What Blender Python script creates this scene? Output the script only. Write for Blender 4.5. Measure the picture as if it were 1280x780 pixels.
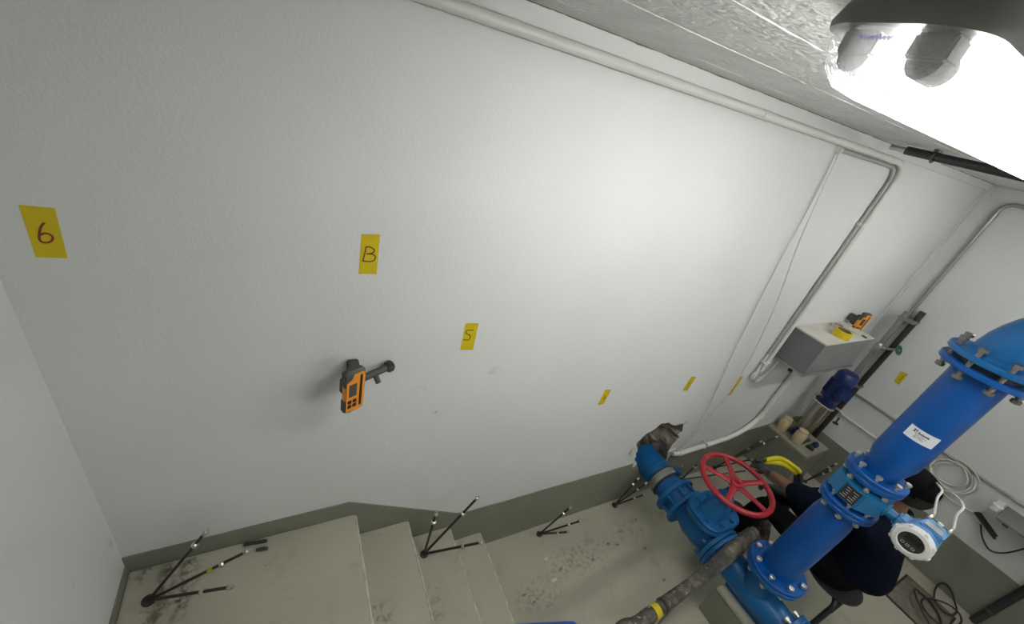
import bpy, bmesh, math, random
from mathutils import Vector, Matrix, Quaternion
from mathutils.noise import noise as pnoise

random.seed(7)
for o in list(bpy.data.objects):
    bpy.data.objects.remove(o, do_unlink=True)
SC = bpy.context.scene
COL = SC.collection
V = Vector
PI = math.pi

# ------------------------------------------------------------------ camera
F = 504.616                                   # focal length in pixels of the 1280 x 780 frame
RC = ((0.876199, -0.418791, 0.238514),        # camera right   (world x, y, z)
      (-0.032238, -0.544715, -0.838001),      # camera down
      (0.480870, 0.726567, -0.490780))        # camera forward
CAM = V((0, 0, 2.45))
cd = bpy.data.cameras.new('camera')
cd.sensor_width = 36
cd.sensor_fit = 'HORIZONTAL'
cd.lens = 36 * F / 1280
cd.clip_start = 0.02
cam = bpy.data.objects.new('camera', cd)
COL.objects.link(cam)
r_, d_, f_ = V(RC[0]), V(RC[1]), V(RC[2])
m = Matrix(((r_.x, -d_.x, -f_.x), (r_.y, -d_.y, -f_.y), (r_.z, -d_.z, -f_.z))).to_4x4()
m.translation = CAM
cam.matrix_world = m
SC.camera = cam

# ------------------------------------------------------------------ world, exposure
w = bpy.data.worlds.new('world')
SC.world = w
w.use_nodes = True
w.node_tree.nodes['Background'].inputs[0].default_value = (0.9, 0.95, 1, 1)
w.node_tree.nodes['Background'].inputs[1].default_value = 0.02
SC.view_settings.view_transform = 'Standard'
SC.view_settings.look = 'None'
SC.view_settings.gamma = 1
SC.view_settings.use_curve_mapping = False
SC.view_settings.exposure = 0.12
LAMP = 59.0                                   # emission of the fluorescent tubes


def ray(px, py):
    a, b = (px - 640) / F, (py - 390) / F
    return r_ * a + d_ * b + f_


def P(px, py, x=None, y=None, z=None):
    """point where the view ray of a photo pixel meets the plane x=, y= or z="""
    d = ray(px, py)
    if x is not None:
        t = x / d.x
    elif y is not None:
        t = y / d.y
    else:
        t = (z - CAM.z) / d.z
    return CAM + d * t


# ------------------------------------------------------------------ materials
MATS = {}


def srgb(r, g, b):
    f = lambda c: c / 12.92 if c <= 0.04045 else ((c + 0.055) / 1.055) ** 2.4
    return (f(r / 255), f(g / 255), f(b / 255), 1)


def mat(name, col, rough=0.5, metal=0.0, bump=0.0, bscale=60, var=0.0, vscale=6, spots=None, coat=0.0):
    """procedural material: colour with noise variation, bump and optional dirt spots
    spots = (colour, scale, threshold, softness)"""
    if name in MATS:
        return MATS[name]
    M = bpy.data.materials.new(name)
    M.use_nodes = True
    nt = M.node_tree
    N, L = nt.nodes, nt.links
    bs = N['Principled BSDF']
    bs.inputs['Roughness'].default_value = rough
    bs.inputs['Metallic'].default_value = metal
    bs.inputs['Coat Weight'].default_value = coat
    tc = N.new('ShaderNodeTexCoord')
    src = None
    rgb = N.new('ShaderNodeRGB')
    rgb.outputs[0].default_value = col
    src = rgb.outputs[0]
    if var:
        n = N.new('ShaderNodeTexNoise')
        n.inputs['Scale'].default_value = vscale
        n.inputs['Detail'].default_value = 5
        L.new(tc.outputs['Object'], n.inputs['Vector'])
        mr = N.new('ShaderNodeMapRange')
        mr.inputs['From Min'].default_value = 0.3
        mr.inputs['From Max'].default_value = 0.7
        mr.inputs['To Min'].default_value = 1 - var
        mr.inputs['To Max'].default_value = 1 + var
        L.new(n.outputs['Fac'], mr.inputs['Value'])
        mx = N.new('ShaderNodeVectorMath')
        mx.operation = 'SCALE'
        L.new(src, mx.inputs[0])
        L.new(mr.outputs[0], mx.inputs['Scale'])
        src = mx.outputs[0]
    for sp in (spots or []):
        scol, ssc, th, soft = sp
        n = N.new('ShaderNodeTexNoise')
        n.inputs['Scale'].default_value = ssc
        n.inputs['Detail'].default_value = 6
        n.inputs['Roughness'].default_value = 0.62
        L.new(tc.outputs['Object'], n.inputs['Vector'])
        mr = N.new('ShaderNodeMapRange')
        mr.inputs['From Min'].default_value = th
        mr.inputs['From Max'].default_value = th + soft
        L.new(n.outputs['Fac'], mr.inputs['Value'])
        mx = N.new('ShaderNodeMix')
        mx.data_type = 'RGBA'
        L.new(mr.outputs[0], mx.inputs['Factor'])
        L.new(src, mx.inputs[6])
        mx.inputs[7].default_value = scol
        src = mx.outputs[2]
    L.new(src, bs.inputs['Base Color'])
    if bump:
        n = N.new('ShaderNodeTexNoise')
        n.inputs['Scale'].default_value = bscale
        n.inputs['Detail'].default_value = 4
        L.new(tc.outputs['Object'], n.inputs['Vector'])
        b = N.new('ShaderNodeBump')
        b.inputs['Strength'].default_value = bump
        b.inputs['Distance'].default_value = 0.01
        L.new(n.outputs['Fac'], b.inputs['Height'])
        L.new(b.outputs[0], bs.inputs['Normal'])
    MATS[name] = M
    return M


def add_marks(M, marks, col):
    """wear marks of a fixed place on a surface: list of (centre, radii, strength, noise scale)"""
    nt = M.node_tree
    N, L = nt.nodes, nt.links
    bs = N['Principled BSDF']
    src = bs.inputs['Base Color'].links[0].from_socket
    tc = N.new('ShaderNodeTexCoord')
    for (c, rad, st, nsc) in marks:
        sub = N.new('ShaderNodeVectorMath')
        sub.operation = 'SUBTRACT'
        L.new(tc.outputs['Object'], sub.inputs[0])
        sub.inputs[1].default_value = c
        dv = N.new('ShaderNodeVectorMath')
        dv.operation = 'DIVIDE'
        L.new(sub.outputs[0], dv.inputs[0])
        dv.inputs[1].default_value = rad
        ln = N.new('ShaderNodeVectorMath')
        ln.operation = 'LENGTH'
        L.new(dv.outputs[0], ln.inputs[0])
        mr = N.new('ShaderNodeMapRange')
        mr.inputs['From Min'].default_value = 1.0
        mr.inputs['From Max'].default_value = 0.2
        L.new(ln.outputs['Value'], mr.inputs['Value'])
        n = N.new('ShaderNodeTexNoise')
        n.inputs['Scale'].default_value = nsc
        n.inputs['Detail'].default_value = 6
        n.inputs['Roughness'].default_value = 0.65
        L.new(tc.outputs['Object'], n.inputs['Vector'])
        m2 = N.new('ShaderNodeMapRange')
        m2.inputs['From Min'].default_value = 0.48
        m2.inputs['From Max'].default_value = 0.62
        m2.inputs['To Max'].default_value = st
        L.new(n.outputs['Fac'], m2.inputs['Value'])
        mu = N.new('ShaderNodeMath')
        mu.operation = 'MULTIPLY'
        L.new(mr.outputs[0], mu.inputs[0])
        L.new(m2.outputs[0], mu.inputs[1])
        mx = N.new('ShaderNodeMix')
        mx.data_type = 'RGBA'
        L.new(mu.outputs[0], mx.inputs['Factor'])
        L.new(src, mx.inputs[6])
        mx.inputs[7].default_value = col
        src = mx.outputs[2]
    L.new(src, bs.inputs['Base Color'])


M_WALL = mat('wall_paint', (0.655, 0.662, 0.648, 1), 0.7, bump=0.16, bscale=165, var=0.02, vscale=2.5)
M_WALLL = mat('wall_paint_left', (0.655, 0.665, 0.655, 1), 0.7, bump=0.05, bscale=95, var=0.02, vscale=2.5)
M_WALLR = mat('wall_paint_right', (0.62, 0.625, 0.612, 1), 0.7, bump=0.3, bscale=70, var=0.02, vscale=2.5)
M_CEIL = mat('ceiling_paint', (0.62, 0.62, 0.60, 1), 0.75, bump=1.0, bscale=65, var=0.08, vscale=9)
M_FIN = mat('formwork_plaster', (0.66, 0.66, 0.64, 1), 0.8, bump=0.5, bscale=90)
M_TRIM = mat('trim_paint', (0.62, 0.62, 0.6, 1), 0.6, bump=0.05, bscale=60)
M_BAND = mat('olive_band_paint', (0.185, 0.188, 0.143, 1), 0.5, bump=0.08, bscale=80, var=0.08, vscale=4)
M_FLOOR = mat('floor_paint', (0.385, 0.372, 0.29, 1), 0.5, bump=0.08, bscale=60, var=0.08, vscale=2.5,
              spots=[((0.33, 0.312, 0.24, 1), 7, 0.58, 0.12), ((0.07, 0.055, 0.04, 1), 38, 0.70, 0.03)])
M_PAD = mat('bare_screed', (0.36, 0.345, 0.27, 1), 0.75, bump=0.2, bscale=70, var=0.1, vscale=9)
M_ROCK = mat('broken_masonry', (0.27, 0.235, 0.19, 1), 0.95, bump=1.0, bscale=45, var=0.45, vscale=18)
M_CHIP = mat('plaster_chip', (0.55, 0.53, 0.47, 1), 0.9, bump=0.3)
M_BLUE = mat('blue_enamel', (0.002, 0.064, 0.27, 1), 0.34, bump=0.02, bscale=30, var=0.05, vscale=8)
M_CAST = mat('blue_cast_coating', (0.006, 0.095, 0.27, 1), 0.36, bump=0.10, bscale=70, var=0.1, vscale=10)
M_SENS = mat('teal_blue_sensor', (0.012, 0.13, 0.30, 1), 0.4, bump=0.06, bscale=60)
M_LBLUE = mat('light_blue_housing', (0.09, 0.24, 0.47, 1), 0.4, bump=0.05, bscale=70)
for _m in (M_BLUE, M_CAST, M_SENS):
    _m.node_tree.nodes['Principled BSDF'].inputs['Specular IOR Level'].default_value = 0.35
M_NAVYP = mat('navy_motor_paint', (0.005, 0.018, 0.10, 1), 0.35)
M_RED = mat('red_wheel_enamel', (0.29, 0.008, 0.018, 1), 0.3, bump=0.03, bscale=30)
M_STEEL = mat('stainless', (0.55, 0.54, 0.51, 1), 0.3, metal=1.0, bump=0.05, bscale=90)
M_ZINC = mat('zinc_bolt', (0.62, 0.6, 0.56, 1), 0.36, metal=0.9)
M_DZINC = mat('dull_bolt', (0.22, 0.21, 0.19, 1), 0.45, metal=0.8)
M_PIN = mat('dark_pin_steel', (0.06, 0.055, 0.05, 1), 0.4, metal=0.5)
M_GALV = mat('galvanised_tube', (0.36, 0.355, 0.34, 1), 0.38, metal=0.8, var=0.1, vscale=20)
M_BLACKM = mat('black_steel', (0.026, 0.021, 0.018, 1), 0.42, bump=0.1, bscale=120)
M_BLACKP = mat('black_plastic', (0.02, 0.02, 0.021, 1), 0.5, bump=0.04)
M_DGREY = mat('dark_grey_plastic', (0.055, 0.055, 0.055, 1), 0.55, bump=0.05)
M_ORANGE = mat('orange_yellow_plastic', (0.75, 0.28, 0.018, 1), 0.45)
M_DRED = mat('dark_red_window', (0.04, 0.008, 0.006, 1), 0.15)
M_LCD = mat('grey_display', (0.06, 0.065, 0.06, 1), 0.2)
M_TAPE = mat('yellow_tape', (0.56, 0.43, 0.0, 1), 0.45, bump=0.05, bscale=50, var=0.08, vscale=25)
M_INK = mat('red_marker_ink', (0.21, 0.025, 0.008, 1), 0.6)
M_INKD = mat('dark_marker_ink', (0.10, 0.012, 0.006, 1), 0.6)
M_WPLAST = mat('white_plastic', (0.68, 0.68, 0.65, 1), 0.45, bump=0.03)
M_PVC = mat('white_conduit', (0.64, 0.635, 0.6, 1), 0.4)
M_GREYBOX = mat('grey_box_enamel', (0.155, 0.16, 0.16, 1), 0.5, bump=0.04, bscale=60, var=0.06, vscale=10)
M_LID = mat('pale_lid', (0.52, 0.50, 0.45, 1), 0.7, var=0.08, vscale=12)  # beige, much paler than the box enamel
M_CREAM = mat('cream_plastic', (0.52, 0.43, 0.26, 1), 0.5, var=0.06, vscale=12)
M_HOSE = mat('muddy_hose', (0.065, 0.06, 0.053, 1), 0.85, bump=0.8, bscale=45, var=0.45, vscale=16,
             spots=[((0.15, 0.13, 0.10, 1), 12, 0.52, 0.1), ((0.30, 0.27, 0.21, 1), 34, 0.60, 0.08)])
M_SHIRT = mat('navy_shirt', (0.0025, 0.005, 0.014, 1), 0.9, bump=0.25, bscale=22)
M_TROUS = mat('black_trousers', (0.004, 0.004, 0.005, 1), 0.9, bump=0.25, bscale=22)
for _m in (M_SHIRT, M_TROUS):
    _m.node_tree.nodes['Principled BSDF'].inputs['Specular IOR Level'].default_value = 0.1
M_CAP = mat('black_cap', (0.004, 0.004, 0.005, 1), 0.9, bump=0.2, bscale=120)
M_CAP.node_tree.nodes['Principled BSDF'].inputs['Specular IOR Level'].default_value = 0.1
M_SKIN = mat('skin', (0.20, 0.092, 0.058, 1), 0.55)
M_GLOVE = mat('grey_glove', (0.045, 0.045, 0.048, 1), 0.8, bump=0.2, bscale=80)
M_HAIR = mat('dark_hair', (0.012, 0.009, 0.007, 1), 0.7, bump=0.6, bscale=120)
M_CAP = mat('black_cap', (0.005, 0.005, 0.006, 1), 0.85, bump=0.2, bscale=120)
M_EYEW = mat('eye_white', (0.6, 0.58, 0.55, 1), 0.3)
M_BOOT = mat('boot_leather', (0.02, 0.016, 0.013, 1), 0.6)
M_YCAB = mat('yellow_cable', (0.60, 0.52, 0.01, 1), 0.45)
M_GREENP = mat('green_plastic', (0.02, 0.16, 0.05, 1), 0.45)
M_BRASS = mat('dull_brass_tube', (0.30, 0.26, 0.17, 1), 0.4, metal=0.6)
M_HATCH = mat('brown_hatch', (0.155, 0.135, 0.105, 1), 0.8, bump=0.3, bscale=60, var=0.25, vscale=25)
M_FIXB = mat('fixture_grey_body', (0.20, 0.195, 0.18, 1), 0.5, bump=0.05)
M_STICK = mat('white_sticker', (0.74, 0.75, 0.77, 1), 0.5)
M_PRINT = mat('sticker_print', (0.05, 0.055, 0.09, 1), 0.6)
M_KEY = mat('grey_key_outline', (0.5, 0.5, 0.5, 1), 0.5)
M_LAMPHOLD = mat('lamp_holder_grey', (0.30, 0.30, 0.29, 1), 0.6)
M_PEN = mat('violet_ink', (0.12, 0.10, 0.55, 1), 0.6)

M_TUBE = bpy.data.materials.new('lit_tube')
M_TUBE.use_nodes = True
b = M_TUBE.node_tree.nodes['Principled BSDF']
b.inputs['Base Color'].default_value = (0.9, 0.9, 0.9, 1)
b.inputs['Emission Color'].default_value = (1.0, 0.995, 0.955, 1)
b.inputs['Emission Strength'].default_value = LAMP

# prismatic clear diffuser: mostly lets light straight through, part of it scattered and mirrored
M_DIFF = bpy.data.materials.new('prismatic_diffuser')
M_DIFF.use_nodes = True
nt = M_DIFF.node_tree
nt.nodes.clear()
out = nt.nodes.new('ShaderNodeOutputMaterial')
tr = nt.nodes.new('ShaderNodeBsdfTransparent')
tr.inputs[0].default_value = (0.96, 0.97, 0.98, 1)
tl = nt.nodes.new('ShaderNodeBsdfTranslucent')
tl.inputs[0].default_value = (0.85, 0.87, 0.9, 1)
gl = nt.nodes.new('ShaderNodeBsdfGlossy')
gl.inputs['Roughness'].default_value = 0.12
tc = nt.nodes.new('ShaderNodeTexCoord')
nz = nt.nodes.new('ShaderNodeTexNoise')
nz.inputs['Scale'].default_value = 210
nz.inputs['Detail'].default_value = 1
bp = nt.nodes.new('ShaderNodeBump')
bp.inputs['Strength'].default_value = 0.9
bp.inputs['Distance'].default_value = 0.004
m1 = nt.nodes.new('ShaderNodeMixShader')
m2 = nt.nodes.new('ShaderNodeMixShader')
m1.inputs[0].default_value = 0.22
m2.inputs[0].default_value = 0.12
nt.links.new(tc.outputs['Object'], nz.inputs['Vector'])
nt.links.new(nz.outputs['Fac'], bp.inputs['Height'])
nt.links.new(bp.outputs[0], gl.inputs['Normal'])
nt.links.new(bp.outputs[0], tl.inputs['Normal'])
nt.links.new(tr.outputs[0], m1.inputs[1])
nt.links.new(tl.outputs[0], m1.inputs[2])
nt.links.new(m1.outputs[0], m2.inputs[1])
nt.links.new(gl.outputs[0], m2.inputs[2])
nt.links.new(m2.outputs[0], out.inputs[0])


# ------------------------------------------------------------------ mesh helpers
def frame(d):
    d = V(d).normalized()
    a = V((0, 0, 1)) if abs(d.z) < 0.9 else V((1, 0, 0))
    u = d.cross(a).normalized()
    v = d.cross(u).normalized()
    return u, v, d


class MB:
    def __init__(s):
        s.v, s.f = [], []

    def add(s, vs, fs):
        o = len(s.v)
        s.v += [tuple(q) for q in vs]
        s.f += [tuple(i + o for i in f) for f in fs]
        return s

    def box(s, lo, hi, bev=0.0, M=None):
        lo, hi = V(lo), V(hi)
        bm = bmesh.new()
        bmesh.ops.create_cube(bm, size=1)
        for q in bm.verts:
            q.co = V((lo[i] + (q.co[i] + 0.5) * (hi[i] - lo[i]) for i in range(3)))
        if bev:
            bmesh.ops.bevel(bm, geom=bm.edges[:], offset=bev, segments=2, affect='EDGES')
        if M:
            bm.transform(M)
        bm.verts.index_update()
        s.add([q.co.copy() for q in bm.verts], [[q.index for q in f.verts] for f in bm.faces])
        bm.free()
        return s

    def lathe(s, p, d, prof, n=24, cap=True, a0=0.0):
        """prof = [(t, r)] along d from p"""
        p = V(p)
        u, v, d = frame(d)
        vs, fs = [], []
        for t, r in prof:
            for k in range(n):
                a = a0 + 2 * PI * k / n
                vs.append(p + d * t + (u * math.cos(a) + v * math.sin(a)) * r)
        for i in range(len(prof) - 1):
            for k in range(n):
                k2 = (k + 1) % n
                fs.append((i * n + k, i * n + k2, (i + 1) * n + k2, (i + 1) * n + k))
        if cap:
            fs.append(tuple(range(n))[::-1])
            fs.append(tuple((len(prof) - 1) * n + k for k in range(n)))
        return s.add(vs, fs)

    def cyl(s, a, b, r, r2=None, n=16):
        a, b = V(a), V(b)
        return s.lathe(a, b - a, [(0, r), ((b - a).length, r if r2 is None else r2)], n)

    def tube(s, pts, r, n=8, closed=False, radii=None, jitter=0.0):
        pts = [V(q) for q in pts]
        N = len(pts)
        vs, fs = [], []
        pu = None
        for i, q in enumerate(pts):
            if closed:
                t = pts[(i + 1) % N] - pts[i - 1]
            else:
                t = pts[min(i + 1, N - 1)] - pts[max(i - 1, 0)]
            t.normalize()
            if pu is None:
                u = frame(t)[0]
            else:
                u = (pu - t * pu.dot(t)).normalized()
            pu = u
            v = t.cross(u)
            rr = radii[i] if radii else r
            for k in range(n):
                a = 2 * PI * k / n
                j = 1 + jitter * (random.random() - 0.5) if jitter else 1
                vs.append(q + (u * math.cos(a) + v * math.sin(a)) * rr * j)
        for i in range(N if closed else N - 1):
            i2 = (i + 1) % N
            for k in range(n):
                k2 = (k + 1) % n
                fs.append((i * n + k, i * n + k2, i2 * n + k2, i2 * n + k))
        if not closed:
            fs.append(tuple(range(n))[::-1])
            fs.append(tuple((N - 1) * n + k for k in range(n)))
        return s.add(vs, fs)

    def torus(s, c, d, R, r, n=48, k=10):
        u, v, d = frame(d)
        c = V(c)
        return s.tube([c + (u * math.cos(2 * PI * i / n) + v * math.sin(2 * PI * i / n)) * R for i in range(n)], r, k, True)

    def prism(s, pts, off):
        """polygon (list of 3d points) extruded by vector off"""
        off = V(off)
        n = len(pts)
        vs = [V(q) for q in pts] + [V(q) + off for q in pts]
        fs = [tuple(range(n))[::-1], tuple(range(n, 2 * n))]
        for k in range(n):
            k2 = (k + 1) % n
            fs.append((k, k2, n + k2, n + k))
        return s.add(vs, fs)

    def build(s, name, m, parent=None, org=None, smooth=True, ang=35):
        me = bpy.data.meshes.new(name)
        o0 = V(org) if org is not None else (wpos(parent) if parent else V((0, 0, 0)))
        me.from_pydata([tuple(V(q) - o0) for q in s.v], [], s.f)
        bm = bmesh.new()
        bm.from_mesh(me)
        bmesh.ops.recalc_face_normals(bm, faces=bm.faces[:])
        bm.to_mesh(me)
        bm.free()
        if smooth:
            for p in me.polygons:
                p.use_smooth = True
            me.set_sharp_from_angle(angle=math.radians(ang))
        me.materials.append(m)
        o = bpy.data.objects.new(name, me)
        COL.objects.link(o)
        if parent:
            o.parent = parent
            if org is not None:
                o.location = V(org) - wpos(parent)
        else:
            o.location = o0
        return o


def wpos(o):
    p = V(o.location)
    while o.parent:
        o = o.parent
        p = p + V(o.location)
    return p


def tag(o, label, cat, group=None):
    o['label'] = label
    o['category'] = cat
    if group:
        o['group'] = group
    return o


def thing(name, label, cat, loc, group=None):
    o = bpy.data.objects.new(name, None)
    o.empty_display_size = 0.05
    COL.objects.link(o)
    o.location = loc
    return tag(o, label, cat, group)


def struct(o):
    o['kind'] = 'structure'
    return o


def plabel(o, label):
    o['label'] = label
    return o


def spline(pts, sub=8, closed=False):
    pts = [V(q) for q in pts]
    n = len(pts)
    outp = []
    for i in range(n if closed else n - 1):
        if closed:
            a, b2, c, e = pts[i - 1], pts[i], pts[(i + 1) % n], pts[(i + 2) % n]
        else:
            a, b2, c, e = pts[max(i - 1, 0)], pts[i], pts[i + 1], pts[min(i + 2, n - 1)]
        for k in range(sub):
            t = k / sub
            outp.append(0.5 * ((2 * b2) + (c - a) * t + (2 * a - 5 * b2 + 4 * c - e) * t * t + (3 * b2 - a - 3 * c + e) * t ** 3))
    if not closed:
        outp.append(pts[-1])
    return outp


def bend(pts, r, sub=6):
    """polyline with rounded corners of radius r"""
    pts = [V(q) for q in pts]
    o = [pts[0]]
    for i in range(1, len(pts) - 1):
        a = (pts[i - 1] - pts[i])
        c = (pts[i + 1] - pts[i])
        rr = min(r, a.length * 0.49, c.length * 0.49)
        p0, p1 = pts[i] + a.normalized() * rr, pts[i] + c.normalized() * rr
        for k in range(sub + 1):
            t = k / sub
            o.append(p0 * (1 - t) ** 2 + pts[i] * 2 * t * (1 - t) + p1 * t * t)
    o.append(pts[-1])
    return o


# ------------------------------------------------------------------ room
D = 1.1          # back wall plane y
XL, XR = -0.53, 4.19
YF = -1.7        # wall behind the camera
ZC = 2.61
ZL = 0.672       # landing level
RISE = ZL / 4
NOSE = [0.2255, 0.473, 0.715, 0.933]
BT = 0.415       # top of the olive band above the lower floor

# wall at the back, with the broken-out hole round the pipe
hole_px = [(796.5, 553), (807, 543), (818.5, 536.5), (827.5, 529), (835, 528.2), (841.5, 531.5), (854.8, 529),
           (853, 539), (847, 543), (849, 547), (840, 556), (836.5, 562), (834, 572), (824, 590), (806, 594),
           (795, 582), (793.5, 573), (797, 563)]
hole = [P(x, y, y=D) for x, y in hole_px]
fine = []
for i, q in enumerate(hole):
    q2 = hole[(i + 1) % len(hole)]
    for k in range(3):
        p = q.lerp(q2, k / 3)
        j = 0.0 if k == 0 else 0.008
        fine.append(V((p.x + random.uniform(-j, j), D, p.z + random.uniform(-j, j))))
bm = bmesh.new()
es = []
rect = [(XL - 0.1, 0), (XR + 0.1, 0), (XR + 0.1, ZC + 0.05), (XL - 0.1, ZC + 0.05)]
for loop in ([V((x, D, z)) for x, z in rect], fine):
    vs = [bm.verts.new(q) for q in loop]
    es += [bm.edges.new((vs[i], vs[(i + 1) % len(vs)])) for i in range(len(vs))]
bmesh.ops.triangle_fill(bm, edges=es, use_beauty=True, normal=(0, -1, 0))
me = bpy.data.meshes.new('wall_back')
bm.to_mesh(me)
bm.free()
me.materials.append(M_WALL)
wall_back = bpy.data.objects.new('wall_back', me)
COL.objects.link(wall_back)
struct(wall_back)
# masonry crater inside the hole
cx = sum(q.x for q in fine) / len(fine)
cz = sum(q.z for q in fine) / len(fine)
n = len(fine)
vs, fs = [], []
rings = [(1.0, 0.0), (0.97, 0.03), (0.9, 0.09), (0.72, 0.13), (0.5, 0.15), (0.25, 0.16)]
for k, (s, dep) in enumerate(rings):
    for q in fine:
        p = V((cx + (q.x - cx) * s, D + dep, cz + (q.z - cz) * s))
        if k:
            j = 0.02
            nv = pnoise(p * 14) * 0.045 + pnoise(p * 40) * 0.02
            p += V((random.uniform(-j, j) * 0.3, nv, random.uniform(-j, j) * 0.3))
        vs.append(p)
for k in range(len(rings) - 1):
    for i in range(n):
        i2 = (i + 1) % n
        fs.append((k * n + i, k * n + i2, (k + 1) * n + i2, (k + 1) * n + i))
fs.append(tuple((len(rings) - 1) * n + i for i in range(n)))
crater = MB().add(vs, fs).build('broken_masonry', M_ROCK, wall_back, smooth=False)
plabel(crater, 'brown broken masonry inside the hole')
# loose plaster flakes round the hole
for px, py, sx, sz in [(790, 564, .035, .05), (839, 563, .045, .02), (846, 565, .03, .015), (792, 580, .02, .03), (857, 527, .02, .01)]:
    c = P(px, py, y=D)
    pts = []
    for k in range(7):
        a = 2 * PI * k / 7
        rr = random.uniform(0.6, 1.0)
        pts.append(V((c.x + math.cos(a) * sx * rr, D, c.z + math.sin(a) * sz * rr)))
    MB().prism(pts, (0, -0.012, 0)).build('plaster_flake', M_CHIP, wall_back, smooth=False)

MB().box((XL - 0.1, YF, 0), (XL, D, ZC)).build('wall_left', M_WALLL, smooth=False)
MB().box((XR, YF, 0), (XR + 0.1, D, ZC)).build('wall_right', M_WALLR, smooth=False)
MB().box((XL, YF - 0.1, 0), (XR, YF, ZC)).build('wall_front', M_WALLL, smooth=False)
MB().box((XL - 0.1, YF - 0.1, ZC), (XR + 0.1, D, ZC + 0.1)).build('ceiling', M_CEIL, smooth=False)
MB().box((XL - 0.1, YF - 0.1, -0.1), (XR + 0.1, D, 0)).build('floor', M_FLOOR, smooth=False)
MB().box((XL, YF, 0), (NOSE[0], D, ZL), bev=0.008).build('landing', M_FLOOR)
for k in range(3):
    z = ZL - RISE * (k + 1)
    MB().box((NOSE[k] - 0.02, 0.2, 0), (NOSE[k + 1], D, z), bev=0.008).build('stair_step', M_FLOOR)
for o in list(COL.objects):
    if o.parent is None and o.type == 'MESH':
        struct(o)
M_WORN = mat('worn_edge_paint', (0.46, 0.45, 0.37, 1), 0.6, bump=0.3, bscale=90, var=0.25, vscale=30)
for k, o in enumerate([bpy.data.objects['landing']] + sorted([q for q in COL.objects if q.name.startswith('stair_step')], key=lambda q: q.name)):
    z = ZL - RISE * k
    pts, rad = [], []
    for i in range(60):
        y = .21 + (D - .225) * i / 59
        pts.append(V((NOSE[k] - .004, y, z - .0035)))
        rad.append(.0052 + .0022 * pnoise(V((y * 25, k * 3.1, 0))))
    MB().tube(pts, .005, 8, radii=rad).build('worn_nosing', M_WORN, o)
ceiling = bpy.data.objects['ceiling']
for y, rr in [(0.743, .0012), (0.512, .0014), (0.965, .0008), (0.28, .0013), (0.05, .0013), (-0.19, .0013)]:
    pts, rad = [], []
    for i in range(420):
        x = XL + (XR - XL) * i / 419
        pts.append(V((x, y + pnoise(V((x * 3, y, 0))) * 0.006 + pnoise(V((x * 30, y, 5))) * 0.002, ZC - 0.0005)))
        a = pnoise(V((x * 6, y * 7, 3))) + .7 * pnoise(V((x * 45, y * 7, 9)))
        rad.append(rr * max(0.05, 0.7 + 1.5 * a))
    MB().tube(pts, rr, 6, radii=rad).build('formwork_ridge', M_FIN, ceiling)

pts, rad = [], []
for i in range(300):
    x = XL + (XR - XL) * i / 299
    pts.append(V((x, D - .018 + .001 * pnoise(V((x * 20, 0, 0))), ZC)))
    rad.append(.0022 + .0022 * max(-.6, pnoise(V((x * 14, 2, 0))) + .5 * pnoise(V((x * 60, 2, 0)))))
MB().tube(pts, .003, 6, radii=rad).build('joint_line', mat('brown_joint_line', (.16, .14, .11, 1), .9), ceiling)  # uneven brown line along the joint of ceiling and trim
# olive painted band (slightly proud of the plaster) along the foot of the walls
zb = P(160, 696, y=D).z
pts = [(XL, 0), (XL, 0.757), (0.196, 0.762), (0.745, 0.432), (0.80, BT + .005), (XR, BT), (XR, 0)]
c_out = []
# leave the hole open: the band dips round it
hz = [(q.x, q.z) for q in fine if q.z < BT]
hx0, hx1 = min(a for a, b_ in hz), max(a for a, b_ in hz)
low = sorted(hz)
pts = pts[:5] + [(hx0 - .01, BT)] + [(a, b_ - .004) for a, b_ in low if b_ < 0.34 + 10 * (abs(a - (hx0 + hx1) / 2) > 9)] + [(hx1 + .01, BT)] + pts[5:]
MB().prism([V((x, D, z)) for x, z in pts], (0, -0.005, 0)).build('baseboard_back', M_BAND, smooth=False)
MB().box((XR - 0.005, YF, 0), (XR, D, BT)).build('baseboard_right', M_BAND, smooth=False)
MB().box((XL, YF, ZL), (XL + 0.005, D, 0.712)).build('baseboard_left', M_BAND, smooth=False)
for n_ in ('baseboard_back', 'baseboard_right', 'baseboard_left'):
    struct(bpy.data.objects[n_])
# trim board under the ceiling and in the far corner
struct(MB().box((XL, D - 0.016, 2.566), (XR, D, ZC), bev=0.002).build('trim_1', M_TRIM))
struct(MB().box((XR - 0.055, D - 0.014, BT), (XR, D, 2.566), bev=0.002).build('trim_2', M_TRIM))
struct(MB().box((XR - 0.014, D - 0.05, 2.545), (XR, YF, ZC), bev=0.002).build('trim_3', M_TRIM))

# wear marks on the setting
add_marks(M_WALL, [(P(523, 487, y=D), (.04, .05, .022), .8, 18), (P(547, 515, y=D), (.03, .05, .014), .7, 22),
                   (P(478, 505, y=D), (.03, .05, .02), .45, 35), (P(620, 465, y=D), (.06, .05, .04), .35, 25)],
          (0.28, 0.28, 0.26, 1))
add_marks(M_WALLL, [(P(92, 731, x=XL), (.05, .012, .03), .8, 20), (P(140, 683, x=XL), (.05, .02, .06), .6, 22), (P(150, 717, x=XL), (.05, .015, .02), .7, 22)], (0.36, 0.36, 0.34, 1))
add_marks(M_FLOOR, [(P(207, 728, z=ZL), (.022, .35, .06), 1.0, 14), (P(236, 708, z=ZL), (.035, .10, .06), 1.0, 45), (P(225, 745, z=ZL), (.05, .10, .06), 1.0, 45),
                    (P(185, 776, z=ZL), (.03, .04, .06), 1.0, 30), (P(180, 715, z=ZL), (.05, .05, .06), .7, 40), (P(328, 754, z=ZL), (.009, .007, .06), .55, 3)], (0.035, 0.027, 0.018, 1))
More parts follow.
